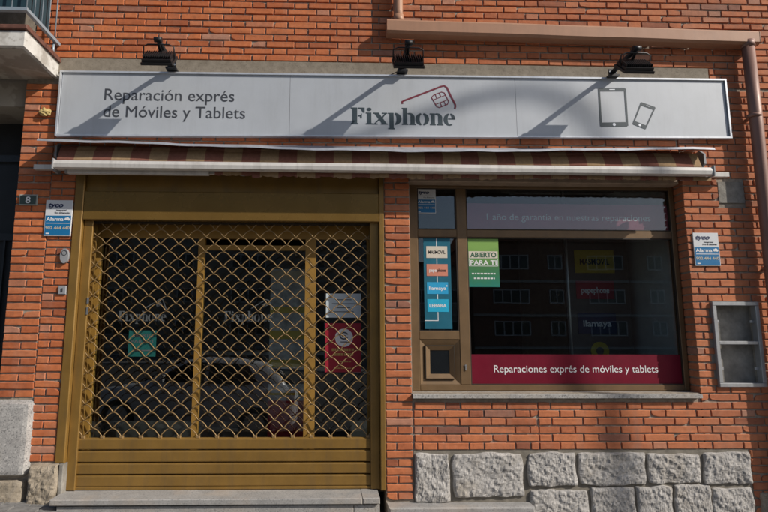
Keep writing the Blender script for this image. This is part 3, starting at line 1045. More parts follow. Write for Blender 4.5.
# e
rg(612, 0.35, 30, 0.37, 10, 0.29, 98, 300); rg(615, 0.40, 26, 0.32, 9, 0.24, 0, 84, 8); rc(605, 641, 0.36, 0.42)
FXV, FXF = list(fx.v), list(fx.f)
fx.build('brand_lettering', 'slate_ink', sign)
# card outline with chip
lg = MB()
def sx(px_, py_): return pxz(px_, py_, YS)
pa = [sx(402.5, 103.5), sx(402.3, 101.3), sx(404.5, 100.2), sx(424, 92.8), sx(441, 86.2), sx(444.2, 85.4), sx(447, 87.2), sx(451, 96), sx(455.3, 104.2), sx(455.5, 106.0), sx(455, 108.5)]
lg.strip(pa, 0.016, YT, YT + 0.0015)
chip = [(431.5, 97), (434, 94.6), (441.5, 91.6), (444.4, 92.4), (448.8, 101.2), (447.6, 104), (439.5, 107.2), (436.8, 106.2), (431.5, 97)]
lg.strip([sx(*p) for p in chip], 0.0075, YT - 0.0002, YT + 0.0015)
for a, b in (((432.9, 99.8), (446.2, 94.6)), ((435.6, 104.0), (448, 99.4)), ((435.4, 94.2), (437.0, 98.0)), ((439.4, 92.6), (441, 96.5)), ((440.2, 102.4), (442, 106)), ((444, 100.8), (445.7, 104.6))):
    lg.strip([sx(*a), sx(*b)], 0.006, YT - 0.0001, YT + 0.0015)
lg.build('card_emblem', 'wine_ink', sign)
# tablet and phone pictograms
def device(corners, bt, bb, bs, hole):
    """corners: bl, br, tr, tl in px"""
    bl, br, tr_, tl_ = [Vector(sx(*c)) for c in corners]
    def at_(u, v):
        return tuple((bl * (1 - u) + br * u) * (1 - v) + (tl_ * (1 - u) + tr_ * u) * v)
    mb = MB()
    q = lambda u0, u1, v0, v1: mb.prism([at_(u0, v0), at_(u1, v0), at_(u1, v1), at_(u0, v1)], YT, YT + 0.0015)
    q(0.04, 0.96, 0, 0.02); q(0, 1, 0.02, bb); q(0, bs, bb, 1 - bt); q(1 - bs, 1, bb, 1 - bt); q(0, 1, 1 - bt, 0.98); q(0.04, 0.96, 0.98, 1)
    mb.build('device_pictogram', 'slate_ink', sign)
    c = at_(0.5, bb * 0.5)
    h = MB().disc(c[0], c[1], hole, YT - 0.001, YT + 0.001, 14)
    a, b = at_(0.40, 1 - bt * 0.5), at_(0.60, 1 - bt * 0.5)
    h.strip([a, b], hole * 0.5, YT - 0.001, YT + 0.001)
    h.build('device_button', 'sign_frame', sign)
device([(600.5, 126.8), (628.7, 126.2), (626.2, 87.4), (598.2, 87.6)], 0.09, 0.115, 0.07, 0.014)
device([(632.7, 123.8), (646.0, 129.2), (656.2, 107.0), (641.2, 101.6)], 0.13, 0.16, 0.09, 0.012)

# ------------------------------------------------------------------ floodlights
def floodlight(x, z, label, lean):
    o = empty('floodlight', (x, -0.07, z), label, 'floodlight', 'floodlights over the sign')
    yt, zt = -0.455, z + 0.012
    MB().box(x - 0.045, x + 0.045, -0.10, -0.005, z - 0.045, z - 0.030).box(x - 0.035, x + 0.035, -0.075, -0.06, z - 0.029, z + 0.03).build('base', 'black_metal', o)
    MB().tube([(x - 0.025, -0.078, z), (x - 0.025, -0.066, z)], 0.009, 8).tube([(x + 0.025, -0.078, z), (x + 0.025, -0.066, z)], 0.009, 8).build('screw', 'screw', o)
    MB().tube([(x, -0.07, z - 0.005), (x, -0.16, z + 0.004), (x, yt, zt)], 0.021, 8).build('arm', 'black_metal', o)
    MB().tube([(x - 0.03, yt, zt), (x + 0.03, yt, zt)], 0.022, 10).build('joint', 'black_metal', o)
    # housing: local frame tilted so the fins look out and up, the lens at the wall and down
    hc = Vector((x, yt + 0.05, zt - 0.135))
    ang = rad(46)
    fy, fz = Vector((0, -math.cos(ang), math.sin(ang))), Vector((0, math.sin(ang), math.cos(ang)))
    def P(a, b, c): return tuple(hc + Vector((1, 0, 0)) * a + fy * b + fz * c)
    def lbox(mb, a0, a1, b0, b1, c0, c1):
        vs = [P(a, b, c) for a in (a0, a1) for b in (b0, b1) for c in (c0, c1)]
        return mb.add(vs, [(0, 1, 3, 2), (4, 6, 7, 5), (0, 4, 5, 1), (2, 3, 7, 6), (0, 2, 6, 4), (1, 5, 7, 3)])
    h = MB()
    lbox(h, -0.115, 0.115, -0.005, 0.018, -0.088, 0.088)
    lbox(h, -0.124, 0.124, -0.026, -0.006, -0.098, 0.098)
    h.build('housing', 'black_metal', o)
    f = MB()
    for i in range(13):
        a = -0.105 + i * 0.0175
        lbox(f, a - 0.0025, a + 0.0025, 0.0185, 0.042, -0.072, 0.080)
    f.build('cooling_fin', 'black_metal', o)
    l_ = MB()
    lbox(l_, -0.09, 0.09, -0.030, -0.0265, -0.062, 0.062)
    l_.build('lens', 'led', o)
    u = MB()
    u.tube([P(-0.122, 0.0, 0.0), (x - 0.122, yt + 0.02, zt - 0.05), (x - 0.085, yt + 0.01, zt - 0.035), (x + 0.085, yt + 0.01, zt - 0.035), (x + 0.122, yt + 0.02, zt - 0.05), P(0.122, 0, 0)], 0.0055, 6)
    u.build('yoke', 'black_metal', o)
    MB().tube([(x, yt, zt - 0.01), P(0.0, 0.03, 0.07)], 0.013, 8).build('neck', 'black_metal', o)
    return o
floodlight(-1.375, 3.715, 'black floodlight above the word Reparación at the left of the sign', 0)
floodlight(0.632, 3.725, 'black floodlight above the Fixphone lettering, below the gutter end', 0)
floodlight(2.505, 3.712, 'black floodlight above the tablet pictogram at the right of the sign', 0)
cb = MB().tube([(0.615, -0.068, 3.70), (0.56, -0.03, 3.688), (0.52, -0.012, 3.675)], 0.004, 5)
tag(cb.build('power_cable', 'black_metal'), 'thin black cable at the foot of the middle floodlight', 'cable')

# ------------------------------------------------------------------ awning, retracted
aw = empty('awning', (0.5, -0.1, 2.75), 'retracted awning with brown striped canvas and white front bar', 'awning')
lid = MB()
NX = 60
def sag(x):
    s = (x + 2.4) / 5.7
    return 0.012 - 0.066 * math.exp(-((x - 0.5) / 2.2) ** 2) + 0.003 * math.sin(x * 7.0) + 0.002 * math.sin(x * 17)
prof = [(-0.012, 3.030), (-0.13, 3.00), (-0.235, 2.972), (-0.246, 2.950), (-0.242, 2.950), (-0.228, 2.966), (-0.13, 2.993), (-0.012, 3.024)]
vs, fs = [], []
for i in range(NX + 1):
    x = -2.375 + i * (3.235 + 2.375) / NX
    for k_, (y, z) in enumerate(prof):
        wv = sag(x) * (1.0 if 1 <= k_ <= 6 else 0.2)
        vs.append((x, y, z + wv))
n = len(prof)
for i in range(NX):
    for k_ in range(n):
        k2 = (k_ + 1) % n
        fs.append((i * n + k_, i * n + k2, (i + 1) * n + k2, (i + 1) * n + k_))
fs += [tuple(range(n)), tuple(NX * n + k_ for k_ in range(n - 1, -1, -1))]
lid.add(vs, fs)
lid.build('lid', 'awning_lid', aw)
# rolled canvas and the canvas running to the front bar
cv = MB()
pr = [(-0.075 + 0.062 * math.cos(rad(a)), 2.905 + 0.062 * math.sin(rad(a))) for a in range(0, 360, 30)]
vs = [(x, y, z) for x in (-2.24, 3.16) for y, z in pr]
cv.add(vs, [(i, (i + 1) % 12, (i + 1) % 12 + 12, i + 12) for i in range(12)], True)
cv.build('canvas_roll', 'canvas', aw)
cv = MB()
prof = [(-0.10, 2.958), (-0.15, 2.90), (-0.178, 2.83), (-0.184, 2.805), (-0.180, 2.805), (-0.172, 2.83), (-0.144, 2.897), (-0.095, 2.952)]
vs = []
for i in range(41):
    x = -2.235 + i * (3.155 + 2.235) / 40
    wv = 0.004 * math.sin(i * 1.3) + R.uniform(-0.002, 0.002)
    vs += [(x, y + wv, z) for y, z in prof]
n = len(prof)
fs = []
for i in range(40):
    for k_ in range(n):
        k2 = (k_ + 1) % n
        fs.append((i * n + k_, i * n + k2, (i + 1) * n + k2, (i + 1) * n + k_))
cv.add(vs, fs, True)
cv.build('canvas', 'canvas', aw)
bar = MB().prism_x([(-0.225, 2.738), (-0.20, 2.728), (-0.165, 2.735), (-0.165, 2.80), (-0.195, 2.806), (-0.225, 2.795), (-0.231, 2.768)], -2.235, 3.215)
bar.build('front_bar', 'awning_white', aw)
for xa in (-2.245, 3.2155):
    MB().box(xa, xa + 0.0095, -0.235, -0.16, 2.724, 2.81).build('end_cap', 'plastic_grey', aw)
MB().box(-2.47, 3.455, -0.085, -0.045, 2.762, 2.802).build('torsion_bar', 'awning_white', aw)
def bracket(x):
    b = MB()
    b.prism_x([(-0.004, 2.75), (-0.004, 3.0), (-0.05, 3.0), (-0.10, 2.96), (-0.10, 2.87), (-0.06, 2.85), (-0.10, 2.80), (-0.10, 2.745), (-0.04, 2.735)], x, x + 0.018)
    b.build('bracket', 'plastic_grey', aw)
bracket(-2.30)
bracket(3.235)
bracket(0.55)
# folded arms, two per side, under the canvas
def arm(xa, xb, ya, yb_, z):
    MB().box(min(xa, xb), max(xa, xb), ya, yb_, z - 0.018, z + 0.018).build('folding_arm', 'awning_white', aw)
arm(-2.15, -1.0, -0.160, -0.125, 2.724)
arm(-2.05, -0.62, -0.118, -0.090, 2.744)
arm(1.75, 3.10, -0.155, -0.125, 2.742)
arm(1.62, 3.00, -0.118, -0.090, 2.744)
for x in (-2.16, -2.03, -0.72, 1.72, 3.02, 3.13):
    MB().tube([(x, -0.125, 2.715), (x, -0.125, 2.765)], 0.028, 10).build('arm_joint', 'plastic_grey', aw)
# ragged valance hem hanging behind the bar
va = MB()
x = -0.95
while x < 3.15:
    wd = R.uniform(0.03, 0.11)
    h = R.uniform(0.0, 0.03) if -0.75 < x < 1.6 else 0.0
    va.prism([(x, 2.70 + R.uniform(0, 0.012) - h * 0.4), (x + wd * 0.5, 2.70 - h * 0.6), (x + wd, 2.70 + R.uniform(0, 0.012) - h * 0.4), (x + wd, 2.735), (x, 2.735)], -0.158 + R.uniform(-0.003, 0.003), -0.156 + 0.004)
    x += wd
va.build('valance_hem', 'canvas', aw)

# ------------------------------------------------------------------ roller shutter over the shop door
rs = empty('roller_shutter', (-0.8, 0.05, 0.17), 'gold rolling grille shutter with fish-scale mesh closed over the shop door', 'shutter')
GX0, GX1 = -2.03, 0.372
MB().box(-2.148, -2.072, -0.012, 0.10, 0.395, 2.795, 0.006).build('jamb', 'gold', rs)
MB().box(0.425, 0.4655, -0.010, 0.10, 0.176, 2.795, 0.005).build('jamb', 'gold', rs)
def guide(xa, xb, inner):
    b = MB()
    b.box(xa, xb, 0.030, 0.050, 0.176, 2.41, 0.004)
    b.box(xa, xb, 0.105, 0.125, 0.176, 2.41)
    if inner > 0: b.box(xa, xa + 0.03, 0.0505, 0.1045, 0.176, 2.41)
    else: b.box(xb - 0.03, xb, 0.0505, 0.1045, 0.176, 2.41)
    b.build('guide_rail', 'gold', rs)
guide(-2.0705, -1.995, 1)
guide(0.350, 0.4240, -1)
# header box
hb = MB()
hb.box(-2.0715, 0.4245, -0.008, 0.16, 2.352, 2.60, 0.006)
hb.build('header_box', 'gold_gloss', rs)
MB().box(-2.0715, 0.4245, 0.022, 0.16, 2.602, 2.795, 0.004).build('upper_fascia', 'gold', rs)
MB().box(-2.0, 0.36, 0.055, 0.10, 2.335, 2.351).build('slot_lip', 'bronze_dark', rs)
# solid bottom slats
SG = [(0.196, 0.291), (0.291, 0.383), (0.383, 0.480), (0.480, 0.575)]
def slat_mesh():
    b = MB()
    h = 0.094
    pr = [(0.066, 0.002), (0.0535, 0.006), (0.0515, 0.012), (0.0515, 0.076), (0.0545, 0.083), (0.061, 0.0865), (0.066, 0.0905), (0.085, 0.0905), (0.085, 0.002)]
    b.prism_x(pr, GX0 + 0.005, GX1 + 0.005)
    me = b.mesh('slat', (0, 0, 0))
    me.materials.append(M['gold'])
    return me
sm_ = slat_mesh()
for (a, b) in SG:
    o = link('slat', sm_, rs, (0.8, -0.05, a - 0.17))
    o.scale.z = (b - a) / 0.094
MB().box(GX0 + 0.005, GX1 + 0.005, 0.046, 0.092, 0.1755, 0.198, 0.004).build('bottom_bar', 'gold', rs)
# waved rods
PW, AMP, ROW = 0.1535, 0.0645, 0.0632
def wave(ph):
    b = MB()
    pts = []
    nseg = 16
    x = GX0 + 0.012
    xe = GX1 - 0.004
    step = PW / nseg
    nn = int((xe - x) / step)
    for i in range(nn + 1):
        t_ = (x + i * step - GX0 + ph) / PW
        c = 0.5 + 0.5 * math.cos(2 * math.pi * t_)
        pts.append((x + i * step, 0.072 + 0.004 * math.cos(2 * math.pi * t_), AMP * (c ** 0.47 - 0.5)))
    b.tube(pts, 0.0043, 6)
    me = b.mesh('wave_rod')
    me.materials.append(M['gold_rod'])
    return me
wm = [wave(0.02), wave(0.02 + PW / 2)]
zr = 0.575 + AMP / 2 + 0.003
k_ = 0
while zr < 2.40:
    link('wave_rod', wm[k_ % 2], rs, (0.8, -0.05, zr - 0.17))
    zr += ROW
    k_ += 1
# hooks where the lowest rod enters the slats
hk = MB()
x = GX0 + 0.012
i = 0
while True:
    xx = GX0 - 0.02 + PW / 2 + PW * i
    if xx > GX1: break
    if xx > GX0: hk.box(xx - 0.016, xx + 0.016, 0.060, 0.082, 0.566, 0.588, 0.004)
    i += 1
hk.build('rod_hook', 'gold_rod', rs)
MB().box(-2.0, -1.985, 0.024, 0.0295, 1.56, 1.62).box(-2.0, -1.985, 0.024, 0.0295, 1.65, 1.70).build('lock_plate', 'screw', rs)

# ------------------------------------------------------------------ gutter and downpipes
gt = empty('rain_gutter', (2.2, -0.06, 4.03), 'long beige box gutter running along the brick wall above the sign', 'gutter')
GA, GB = 0.50, 3.83
def gtz(x): return -0.050 * (x - GA) / (GB - GA)
mb = MB()
prof = [(-0.004, 4.035), (-0.10, 4.030), (-0.128, 4.045), (-0.132, 4.132), (-0.125, 4.147), (-0.113, 4.147), (-0.117, 4.055), (-0.012, 4.05)]
vs = []
NG = 24
for i in range(NG + 1):
    x = GA + (GB - GA) * i / NG
    vs += [(x, y, z + gtz(x) + 0.0015 * math.sin(x * 5)) for y, z in prof]
n = len(prof)
fs = []
for i in range(NG):
    for q in range(n):
        q2 = (q + 1) % n
        fs.append((i * n + q, i * n + q2, (i + 1) * n + q2, (i + 1) * n + q))
mb.add(vs, fs)
mb.build('trough', 'gutter', gt)
for x, d in ((GA - 0.004, 0.004), (GB, 0.004)):
    MB().prism_x([(y, z + gtz(x)) for y, z in [(-0.004, 4.033), (-0.10, 4.027), (-0.130, 4.043), (-0.134, 4.134), (-0.127, 4.149), (-0.004, 4.149)]], x, x + d).build('end_cap', 'gutter', gt)
dp = empty('downpipe', (3.745, -0.085, -0.2), 'brownish round downpipe on the right edge of the wall below the gutter', 'downpipe')
MB().tube([(3.748, -0.085, 4.0), (3.747, -0.085, 3.2), (3.732, -0.085, 2.0), (3.725, -0.085, 0.25)], 0.05, 18).build('pipe', 'pipe', dp)
MB().tube([(3.748, -0.085, 3.96), (3.748, -0.085, 4.02)], 0.055, 18).build('collar', 'pipe', dp)
MB().tube([(3.724, -0.085, 0.55), (3.724, -0.085, 0.08), (3.70, -0.11, -0.02), (3.58, -0.21, -0.13)], 0.062, 16).build('shoe', 'pipe', dp)
for z in (3.3, 1.95, 0.9):
    b = MB().tube([(3.735, -0.085, z), (3.735, -0.085, z + 0.03)], 0.056, 18)
    b.box(3.72, 3.75, -0.04, -0.004, z + 0.005, z + 0.025)
    b.build('pipe_clamp', 'pipe', dp)
d2 = empty('downpipe', (0.605, -0.085, 4.1), 'short pinkish downpipe dropping into the left end of the gutter', 'downpipe')
MB().tube([(0.60, -0.075, 5.6), (0.602, -0.075, 4.25), (0.606, -0.075, 4.10)], 0.043, 16).build('pipe', 'gutter', d2)
MB().tube([(0.603, -0.075, 4.21), (0.606, -0.075, 4.135)], 0.047, 16).build('collar', 'gutter', d2)

# ------------------------------------------------------------------ plaques and small wall fittings
def alarm_plaque(x0, x1, z0, z1, y, label, tilt=0.0):
    o = empty('alarm_plaque', (x0, y, z0), label, 'plaque', 'alarm company plaques')
    W, H = x1 - x0, z1 - z0
    MB().box(x0, x1, y, y + 0.008, z0, z1, 0.002).build('plate', 'plaque_white', o)
    b = MB().box(x0 + 0.006, x1 - 0.006, y - 0.001, y, z0 + 0.006, z0 + H * 0.565)
    b.build('blue_field', 'plaque_blue', o)
    t_ = MB()
    put_text(t_, 'tyco', x0 + W * 0.10, x0 + W * 0.66, z0 + H * 0.80, y - 0.002, H * 0.135, 0.03, 0.25)
    t_.build('lettering', 'navy_ink', o)
    t_ = MB()
    put_text(t_, 'Integrated', x0 + W * 0.42, x0 + W * 0.78, z0 + H * 0.70, y - 0.002, H * 0.04)
    put_text(t_, 'Fire & Security', x0 + W * 0.36, x0 + W * 0.92, z0 + H * 0.625, y - 0.002, H * 0.045)
    t_.build('small_lettering', 'grey_ink', o)
    t_ = MB()
    put_text(t_, 'Alarma', x0 + W * 0.06, x0 + W * 0.70, z0 + H * 0.42, y - 0.002, H * 0.105, 0.02)
    for cx, cz, r in ((0.79, 0.47, 0.05), (0.85, 0.48, 0.06), (0.90, 0.46, 0.045)):
        t_.disc(x0 + W * cx, z0 + H * cz, W * r, y - 0.002 - r * 0.002, y - 0.0006, 12)
    t_.box(x0 + W * 0.06, x0 + W * 0.94, y - 0.002, y - 0.0006, z0 + H * 0.345, z0 + H * 0.362)
    t_.box(x0 + W * 0.08, x0 + W * 0.20, y - 0.002, y - 0.0006, z0 + H * 0.055, z0 + H * 0.085)
    t_.build('white_lettering', 'white_ink', o)
    t_ = MB()
    put_text(t_, '902 444 440', x0 + W * 0.05, x0 + W * 0.95, z0 + H * 0.185, y - 0.002, H * 0.085, 0.015)
    t_.build('phone_number', 'sand_ink', o)
    return o
alarm_plaque(-2.378, -2.156, 2.208, 2.515, -0.016, 'white and blue alarm plaque on the left brick pier beside the shutter')
alarm_plaque(3.132, 3.354, 1.992, 2.279, -0.016, 'white and blue alarm plaque on the wall right of the window')
alarm_plaque(0.772, 0.942, 2.463, 2.683, YW + 0.010, 'small alarm sticker in the top left pane of the window')

nm = empty('house_number', (-2.53, -0.01, 2.47), 'small dark green house number plate reading 8 on the left pier', 'number plate')
MB().box(-2.604, -2.454, -0.016, -0.004, 2.468, 2.562, 0.003).build('rim', 'plate_grey', nm)
MB().box(-2.594, -2.464, -0.0185, -0.0165, 2.478, 2.552).build('plate', 'plate_green', nm)
b = MB()
put_text(b, '8', -2.548, -2.508, 2.487, -0.0205, 0.056, 0.02)
b.build('numeral', 'white_ink', nm)

ic = empty('doorbell', (-2.19, -0.01, 2.0), 'oval grey plastic bell housing on the brick pier under the plaque', 'doorbell')
pts = [(-2.188 + 0.034 * math.cos(rad(a)), 2.04 + 0.062 * math.sin(rad(a))) for a in range(0, 360, 20)]
MB().prism(pts, -0.03, 0.0).build('housing', 'plastic_grey', ic)
MB().ring(-2.188, 2.065, (0.022, 0.022), (0.018, 0.018), -0.032, -0.029, 0, 360, 16).box(-2.190, -2.186, -0.032, -0.029, 2.058, 2.072).build('button', 'plastic_dark', ic)
ic = empty('light_switch', (-2.19, -0.01, 1.72), 'square grey push-button plate low on the left brick pier', 'switch')
MB().box(-2.222, -2.158, -0.018, 0.0, 1.722, 1.792, 0.004).build('plate', 'plastic_grey', ic)
MB().box(-2.197, -2.183, -0.0215, -0.0185, 1.742, 1.772).build('button', 'plastic_dark', ic)

b = MB()
vs = []
for i in range(9):
    for j in range(12):
        th, ph = math.pi * i / 8, 2 * math.pi * j / 12
        d = Vector((math.sin(th) * math.cos(ph), math.sin(th) * math.sin(ph), math.cos(th)))
        r_ = 0.045 * (1 + 0.5 * noise.noise(d * 2.2 + Vector((3, 1, 4))))
        vs.append((-2.445 + d.x * r_ * 1.1, -0.02 + d.y * r_ * 0.7, 3.288 + d.z * r_ * 0.75))
b.add(vs, [(i * 12 + j, i * 12 + (j + 1) % 12, (i + 1) * 12 + (j + 1) % 12, (i + 1) * 12 + j) for i in range(8) for j in range(12)])
tag(b.build('foam_lump', 'foam'), 'lump of yellow foam sealing a hole in the brick left of the sign', 'foam')

# ------------------------------------------------------------------ meter niche with aluminium frame
mc = empty('meter_cabinet', (3.44, 0.0, 0.98), 'empty recessed meter cabinet with a dull aluminium frame and crossbar', 'cabinet')
a, b_, c, d = 3.238, 3.638, 0.98, 1.685
ty = -0.03
q = MB()
q.box(a, b_, ty, 0.03, c, c + 0.032, 0.003)
q.box(a, b_, ty, 0.03, d - 0.032, d, 0.003)
q.box(a, a + 0.032, ty + 0.001, 0.03, c + 0.033, d - 0.033, 0.003)
q.box(b_ - 0.032, b_, ty + 0.001, 0.03, c + 0.033, d - 0.033, 0.003)
q.build('frame', 'alu', mc)
MB().box(a + 0.033, b_ - 0.033, ty + 0.004, 0.02, 1.328, 1.356, 0.003).build('crossbar', 'alu', mc)
MB().box(3.257, 3.618, 0.062, 0.12, 1.002, 1.663).build('back', 'cement', mc)
MB().box(3.256, 3.258, 0.031, 0.0615, 1.002, 1.663).box(3.617, 3.619, 0.031, 0.0615, 1.002, 1.663).box(3.2585, 3.6165, 0.031, 0.0615, 1.001, 1.004).box(3.2585, 3.6165, 0.031, 0.0615, 1.661, 1.664).build('lining', 'cement', mc)
for (x, z) in ((3.59, 1.52), (3.59, 1.13), (3.285, 1.52), (3.285, 1.13)):
    MB().box(x - 0.018, x + 0.018, 0.0, 0.012, z - 0.012, z + 0.012, 0.002).build('hinge', 'alu', mc)

# ------------------------------------------------------------------ stickers and banners on the shop window
YI = YW + 0.0275            # behind the pane
YO = YW + 0.0185            # stuck on the outside of the pane
bn = empty('window_banner', (1.9, YI, 0.99), 'crimson banner along the bottom of the window reading Reparaciones exprés', 'banner')
MB().box(1.209, 3.038, YO - 0.0006, YO + 0.0012, 0.988, 1.238).build('film', 'red', bn)
put_words(bn, 'white_ink', 'Reparaciones exprés de móviles y tablets', 1.408, 2.826, 1.088, YO - 0.0018, 0.062, thick=0.001)
bn = empty('window_banner', (1.9, YI, 2.32), 'plum banner in the upper window pane reading 1 año de garantía', 'banner')
MB().box(1.209, 3.038, YI, YI + 0.0012, 2.321, 2.562).build('film', 'plum', bn)
put_words(bn, 'white_ink', '1 año de garantía en nuestras reparaciones', 1.397, 2.872, 2.412, YI - 0.0006, 0.062, thick=0.0005)

bs = empty('brand_strip', (0.93, YO, 1.45), 'tall teal sticker strip with four operator cards in the narrow pane', 'sticker')
MB().box(0.826, 1.062, YO - 0.0006, YO + 0.0012, 1.452, 2.249).build('strip', 'teal', bs)
MB().box(0.938, 0.944, YO - 0.0014, YO - 0.0006, 1.52, 2.249).box(0.826, 0.9379, YO - 0.0014, YO - 0.0006, 1.52, 1.526).build('line', 'white_ink', bs)
cards = [(2.066, 2.170, 'cream', 'MASMOVIL', 'ink'), (1.908, 2.012, 'salmon', 'pepephone', 'ink'), (1.751, 1.854, 'cyan', 'llamaya', 'white_ink'), (1.597, 1.707, 'cyan2', 'LEBARA', 'white_ink')]
for (za, zb, mt, s_, ik) in cards:
    cd = MB().box(0.850, 1.034, YO - 0.0024, YO - 0.0014, za, zb).build('card', mt, bs)
    h = 0.030
    zc = (za + zb) / 2 - h / 2
    if s_ == 'pepephone':
        t_ = MB(); put_text(t_, 'pepe', 0.872, 0.936, zc, YO - 0.0032, h, 0.02, thick=0.0006); t_.build('lettering', 'white_ink', cd)
        t_ = MB(); put_text(t_, 'phone', 0.940, 1.016, zc, YO - 0.0032, h, 0.02, thick=0.0006); t_.build('lettering', 'ink', cd)
    else:
        t_ = MB(); put_text(t_, s_, 0.868, 1.016, zc, YO - 0.0032, h, 0.02, thick=0.0006)
        if s_ == 'llamaya': t_.disc(1.022, zc + 0.034, 0.007, YO - 0.0032, YO - 0.0026, 8)
        t_.build('lettering', ik, cd)

gp = empty('green_poster', (1.35, YO, 1.81), 'green and teal poster reading ABIERTO PARA TI on the big window', 'poster')
o = MB().box(1.211, 1.487, YO - 0.0006, YO + 0.0012, 1.815, 2.240).build('sheet', 'green_print', gp)
MB().box(1.222, 1.478, YO - 0.0014, YO - 0.0006, 2.068, 2.128).build('headline_field', 'cream', gp)
t_ = MB(); put_text(t_, 'ABIERTO', 1.235, 1.465, 2.077, YO - 0.0022, 0.042, 0.03, thick=0.0006); t_.build('headline', 'dark_green', gp)
b = MB()
b.box(1.222, 1.478, YO - 0.0012, YO - 0.0006, 1.996, 2.0)
b.box(1.222, 1.478, YO - 0.0012, YO - 0.0006, 2.06, 2.064)
b.box(1.222, 1.226, YO - 0.0012, YO - 0.0006, 2.0, 2.06)
b.box(1.474, 1.478, YO - 0.0012, YO - 0.0006, 2.0, 2.06)
b.build('headline_rule', 'white_ink', gp)
put_words(gp, 'white_ink', 'PARA TI', 1.235, 1.465, 2.008, YO - 0.0014, 0.042, 0.02, thick=0.0006)
b = MB()
for i, (xa, xb, z) in enumerate(((1.245, 1.452, 1.925), (1.262, 1.445, 1.884))):
    x = xa
    while x < xb:
        wd = R.uniform(0.012, 0.03)
        b.box(x, min(x + wd, xb), YO - 0.0012, YO - 0.0006, z, z + 0.012)
        x += wd + 0.007
tag(b.build('small_print', 'white_ink', gp), kind='stuff')

# stickers and posters on the door glass
YDO = YD + 0.0165
def logo_decal(x0, x1, zb, label):
    b = MB()
    W = x1 - x0
    b.add([(x0 + (vx - FX0) / 0.907 * W, YDO - 0.0012 + (vy - YT), zb + (vz - FZ) * W / 0.9 * 1.25) for vx, vy, vz in FXV], FXF)
    b.strip([(x0 + W * 0.55, zb + 0.11), (x0 + W * 0.86, zb + 0.19), (x0 + W * 0.92, zb + 0.185), (x0 + W * 1.0, zb + 0.10)], 0.008, YDO - 0.0012, YDO - 0.0002)
    b.strip([(x0 + W * 0.79, zb + 0.13), (x0 + W * 0.89, zb + 0.155)], 0.03, YDO - 0.0012, YDO - 0.0002)
    tag(b.build('logo_decal', 'frost_ink'), label, 'decal', 'logo decals on the door glass')
logo_decal(-1.807, -1.402, 1.512, 'grey Fixphone decal on the left door pane above the green sticker')
logo_decal(-0.902, -0.487, 1.512, 'grey Fixphone decal on the middle door pane')
ts = empty('teal_sticker', (-1.59, YDO, 1.21), 'small teal sticker on the left door pane behind the grille', 'sticker')
MB().box(-1.708, -1.474, YDO - 0.0014, YDO + 0.0005, 1.212, 1.432).build('sheet', 'teal_poster', ts)
b = MB()
put_text(b, 'ABIERTO', -1.685, -1.50, 1.375, YDO - 0.0026, 0.03, 0.02, thick=0.001)
put_text(b, 'PARA TI', -1.685, -1.50, 1.325, YDO - 0.0026, 0.03, 0.02, thick=0.001)
b.box(-1.67, -1.51, YDO - 0.0026, YDO - 0.0015, 1.258, 1.268)
b.build('lettering', 'frost_ink', ts)
wp = empty('paper_notice', (0.13, YDO, 1.55), 'pale paper notice on the right door pane', 'notice')
MB().box(-0.022, 0.282, YDO - 0.0014, YDO + 0.0005, 1.548, 1.757).build('sheet', 'paper', wp)
b = MB()
for i, (xa, xb) in enumerate(((0.06, 0.2), (0.03, 0.24), (0.07, 0.19), (0.04, 0.22))):
    b.box(xa, xb, YDO - 0.0024, YDO - 0.0015, 1.70 - i * 0.035, 1.707 - i * 0.035)
b.build('print', 'frost_ink', wp)
rp = empty('red_poster', (0.13, YDO, 1.08), 'red poster with a round white emblem on the right door pane', 'poster')
MB().box(-0.028, 0.284, YDO - 0.0014, YDO + 0.0005, 1.082, 1.500).build('sheet', 'poster_red', rp)
MB().disc(0.135, 1.375, 0.078, YDO - 0.0024, YDO - 0.0015, 24).build('emblem_disc', 'white_ink', rp)
b = MB()
b.ring(0.135, 1.392, (0.040, 0.034), (0.028, 0.022), YDO - 0.0032, YDO - 0.0025, 20, 340, 14)
b.box(0.105, 0.165, YDO - 0.0032, YDO - 0.0025, 1.335, 1.343)
b.box(0.118, 0.150, YDO - 0.0032, YDO - 0.0025, 1.385, 1.398)
b.build('emblem_print', 'grey_ink', rp)
b = MB()
for (xa, xb, z, h) in ((0.03, 0.235, 1.262, 0.022), (0.05, 0.215, 1.222, 0.022), (0.07, 0.2, 1.168, 0.011), (0.05, 0.22, 1.112, 0.008)):
    x = xa
    while x < xb:
        wd = R.uniform(0.012, 0.024)
        b.box(x, min(x + wd, xb), YDO - 0.0024, YDO - 0.0015, z, z + h)
        x += wd + 0.007
tag(b.build('small_print', 'gold_ink', rp), kind='stuff')

# ------------------------------------------------------------------ things inside the shop
ds = empty('display_stand', (-0.36, 0.62, 0.16), 'upright printed display stand inside the middle door pane', 'display stand')
MB().box(-0.55, -0.20, 0.62, 0.66, 0.24, 2.02).build('board', 'grey_print', ds)
MB().box(-0.60, -0.15, 0.50, 0.80, 0.161, 0.239).build('foot', 'counter', ds)
for (z0_, z1_, mt) in ((1.92, 2.0, 'sand_ink'), (1.60, 1.66, 'yellow'), (1.36, 1.44, 'yellow'), (1.10, 1.17, 'yellow'), (0.95, 1.09, 'ink'), (0.85, 0.87, 'yellow'), (0.42, 0.80, 'poster_red')):
    MB().box(-0.549, -0.201, 0.617, 0.6195, z0_, z1_).build('printed_band', mt, ds)
bp = empty('brand_display', (2.55, 0.75, 0.6), 'dark display board with yellow and red operator cards inside the window', 'display board')
MB().box(2.36, 3.0, 0.80, 0.83, 0.601, 2.40).build('board', 'counter', bp)
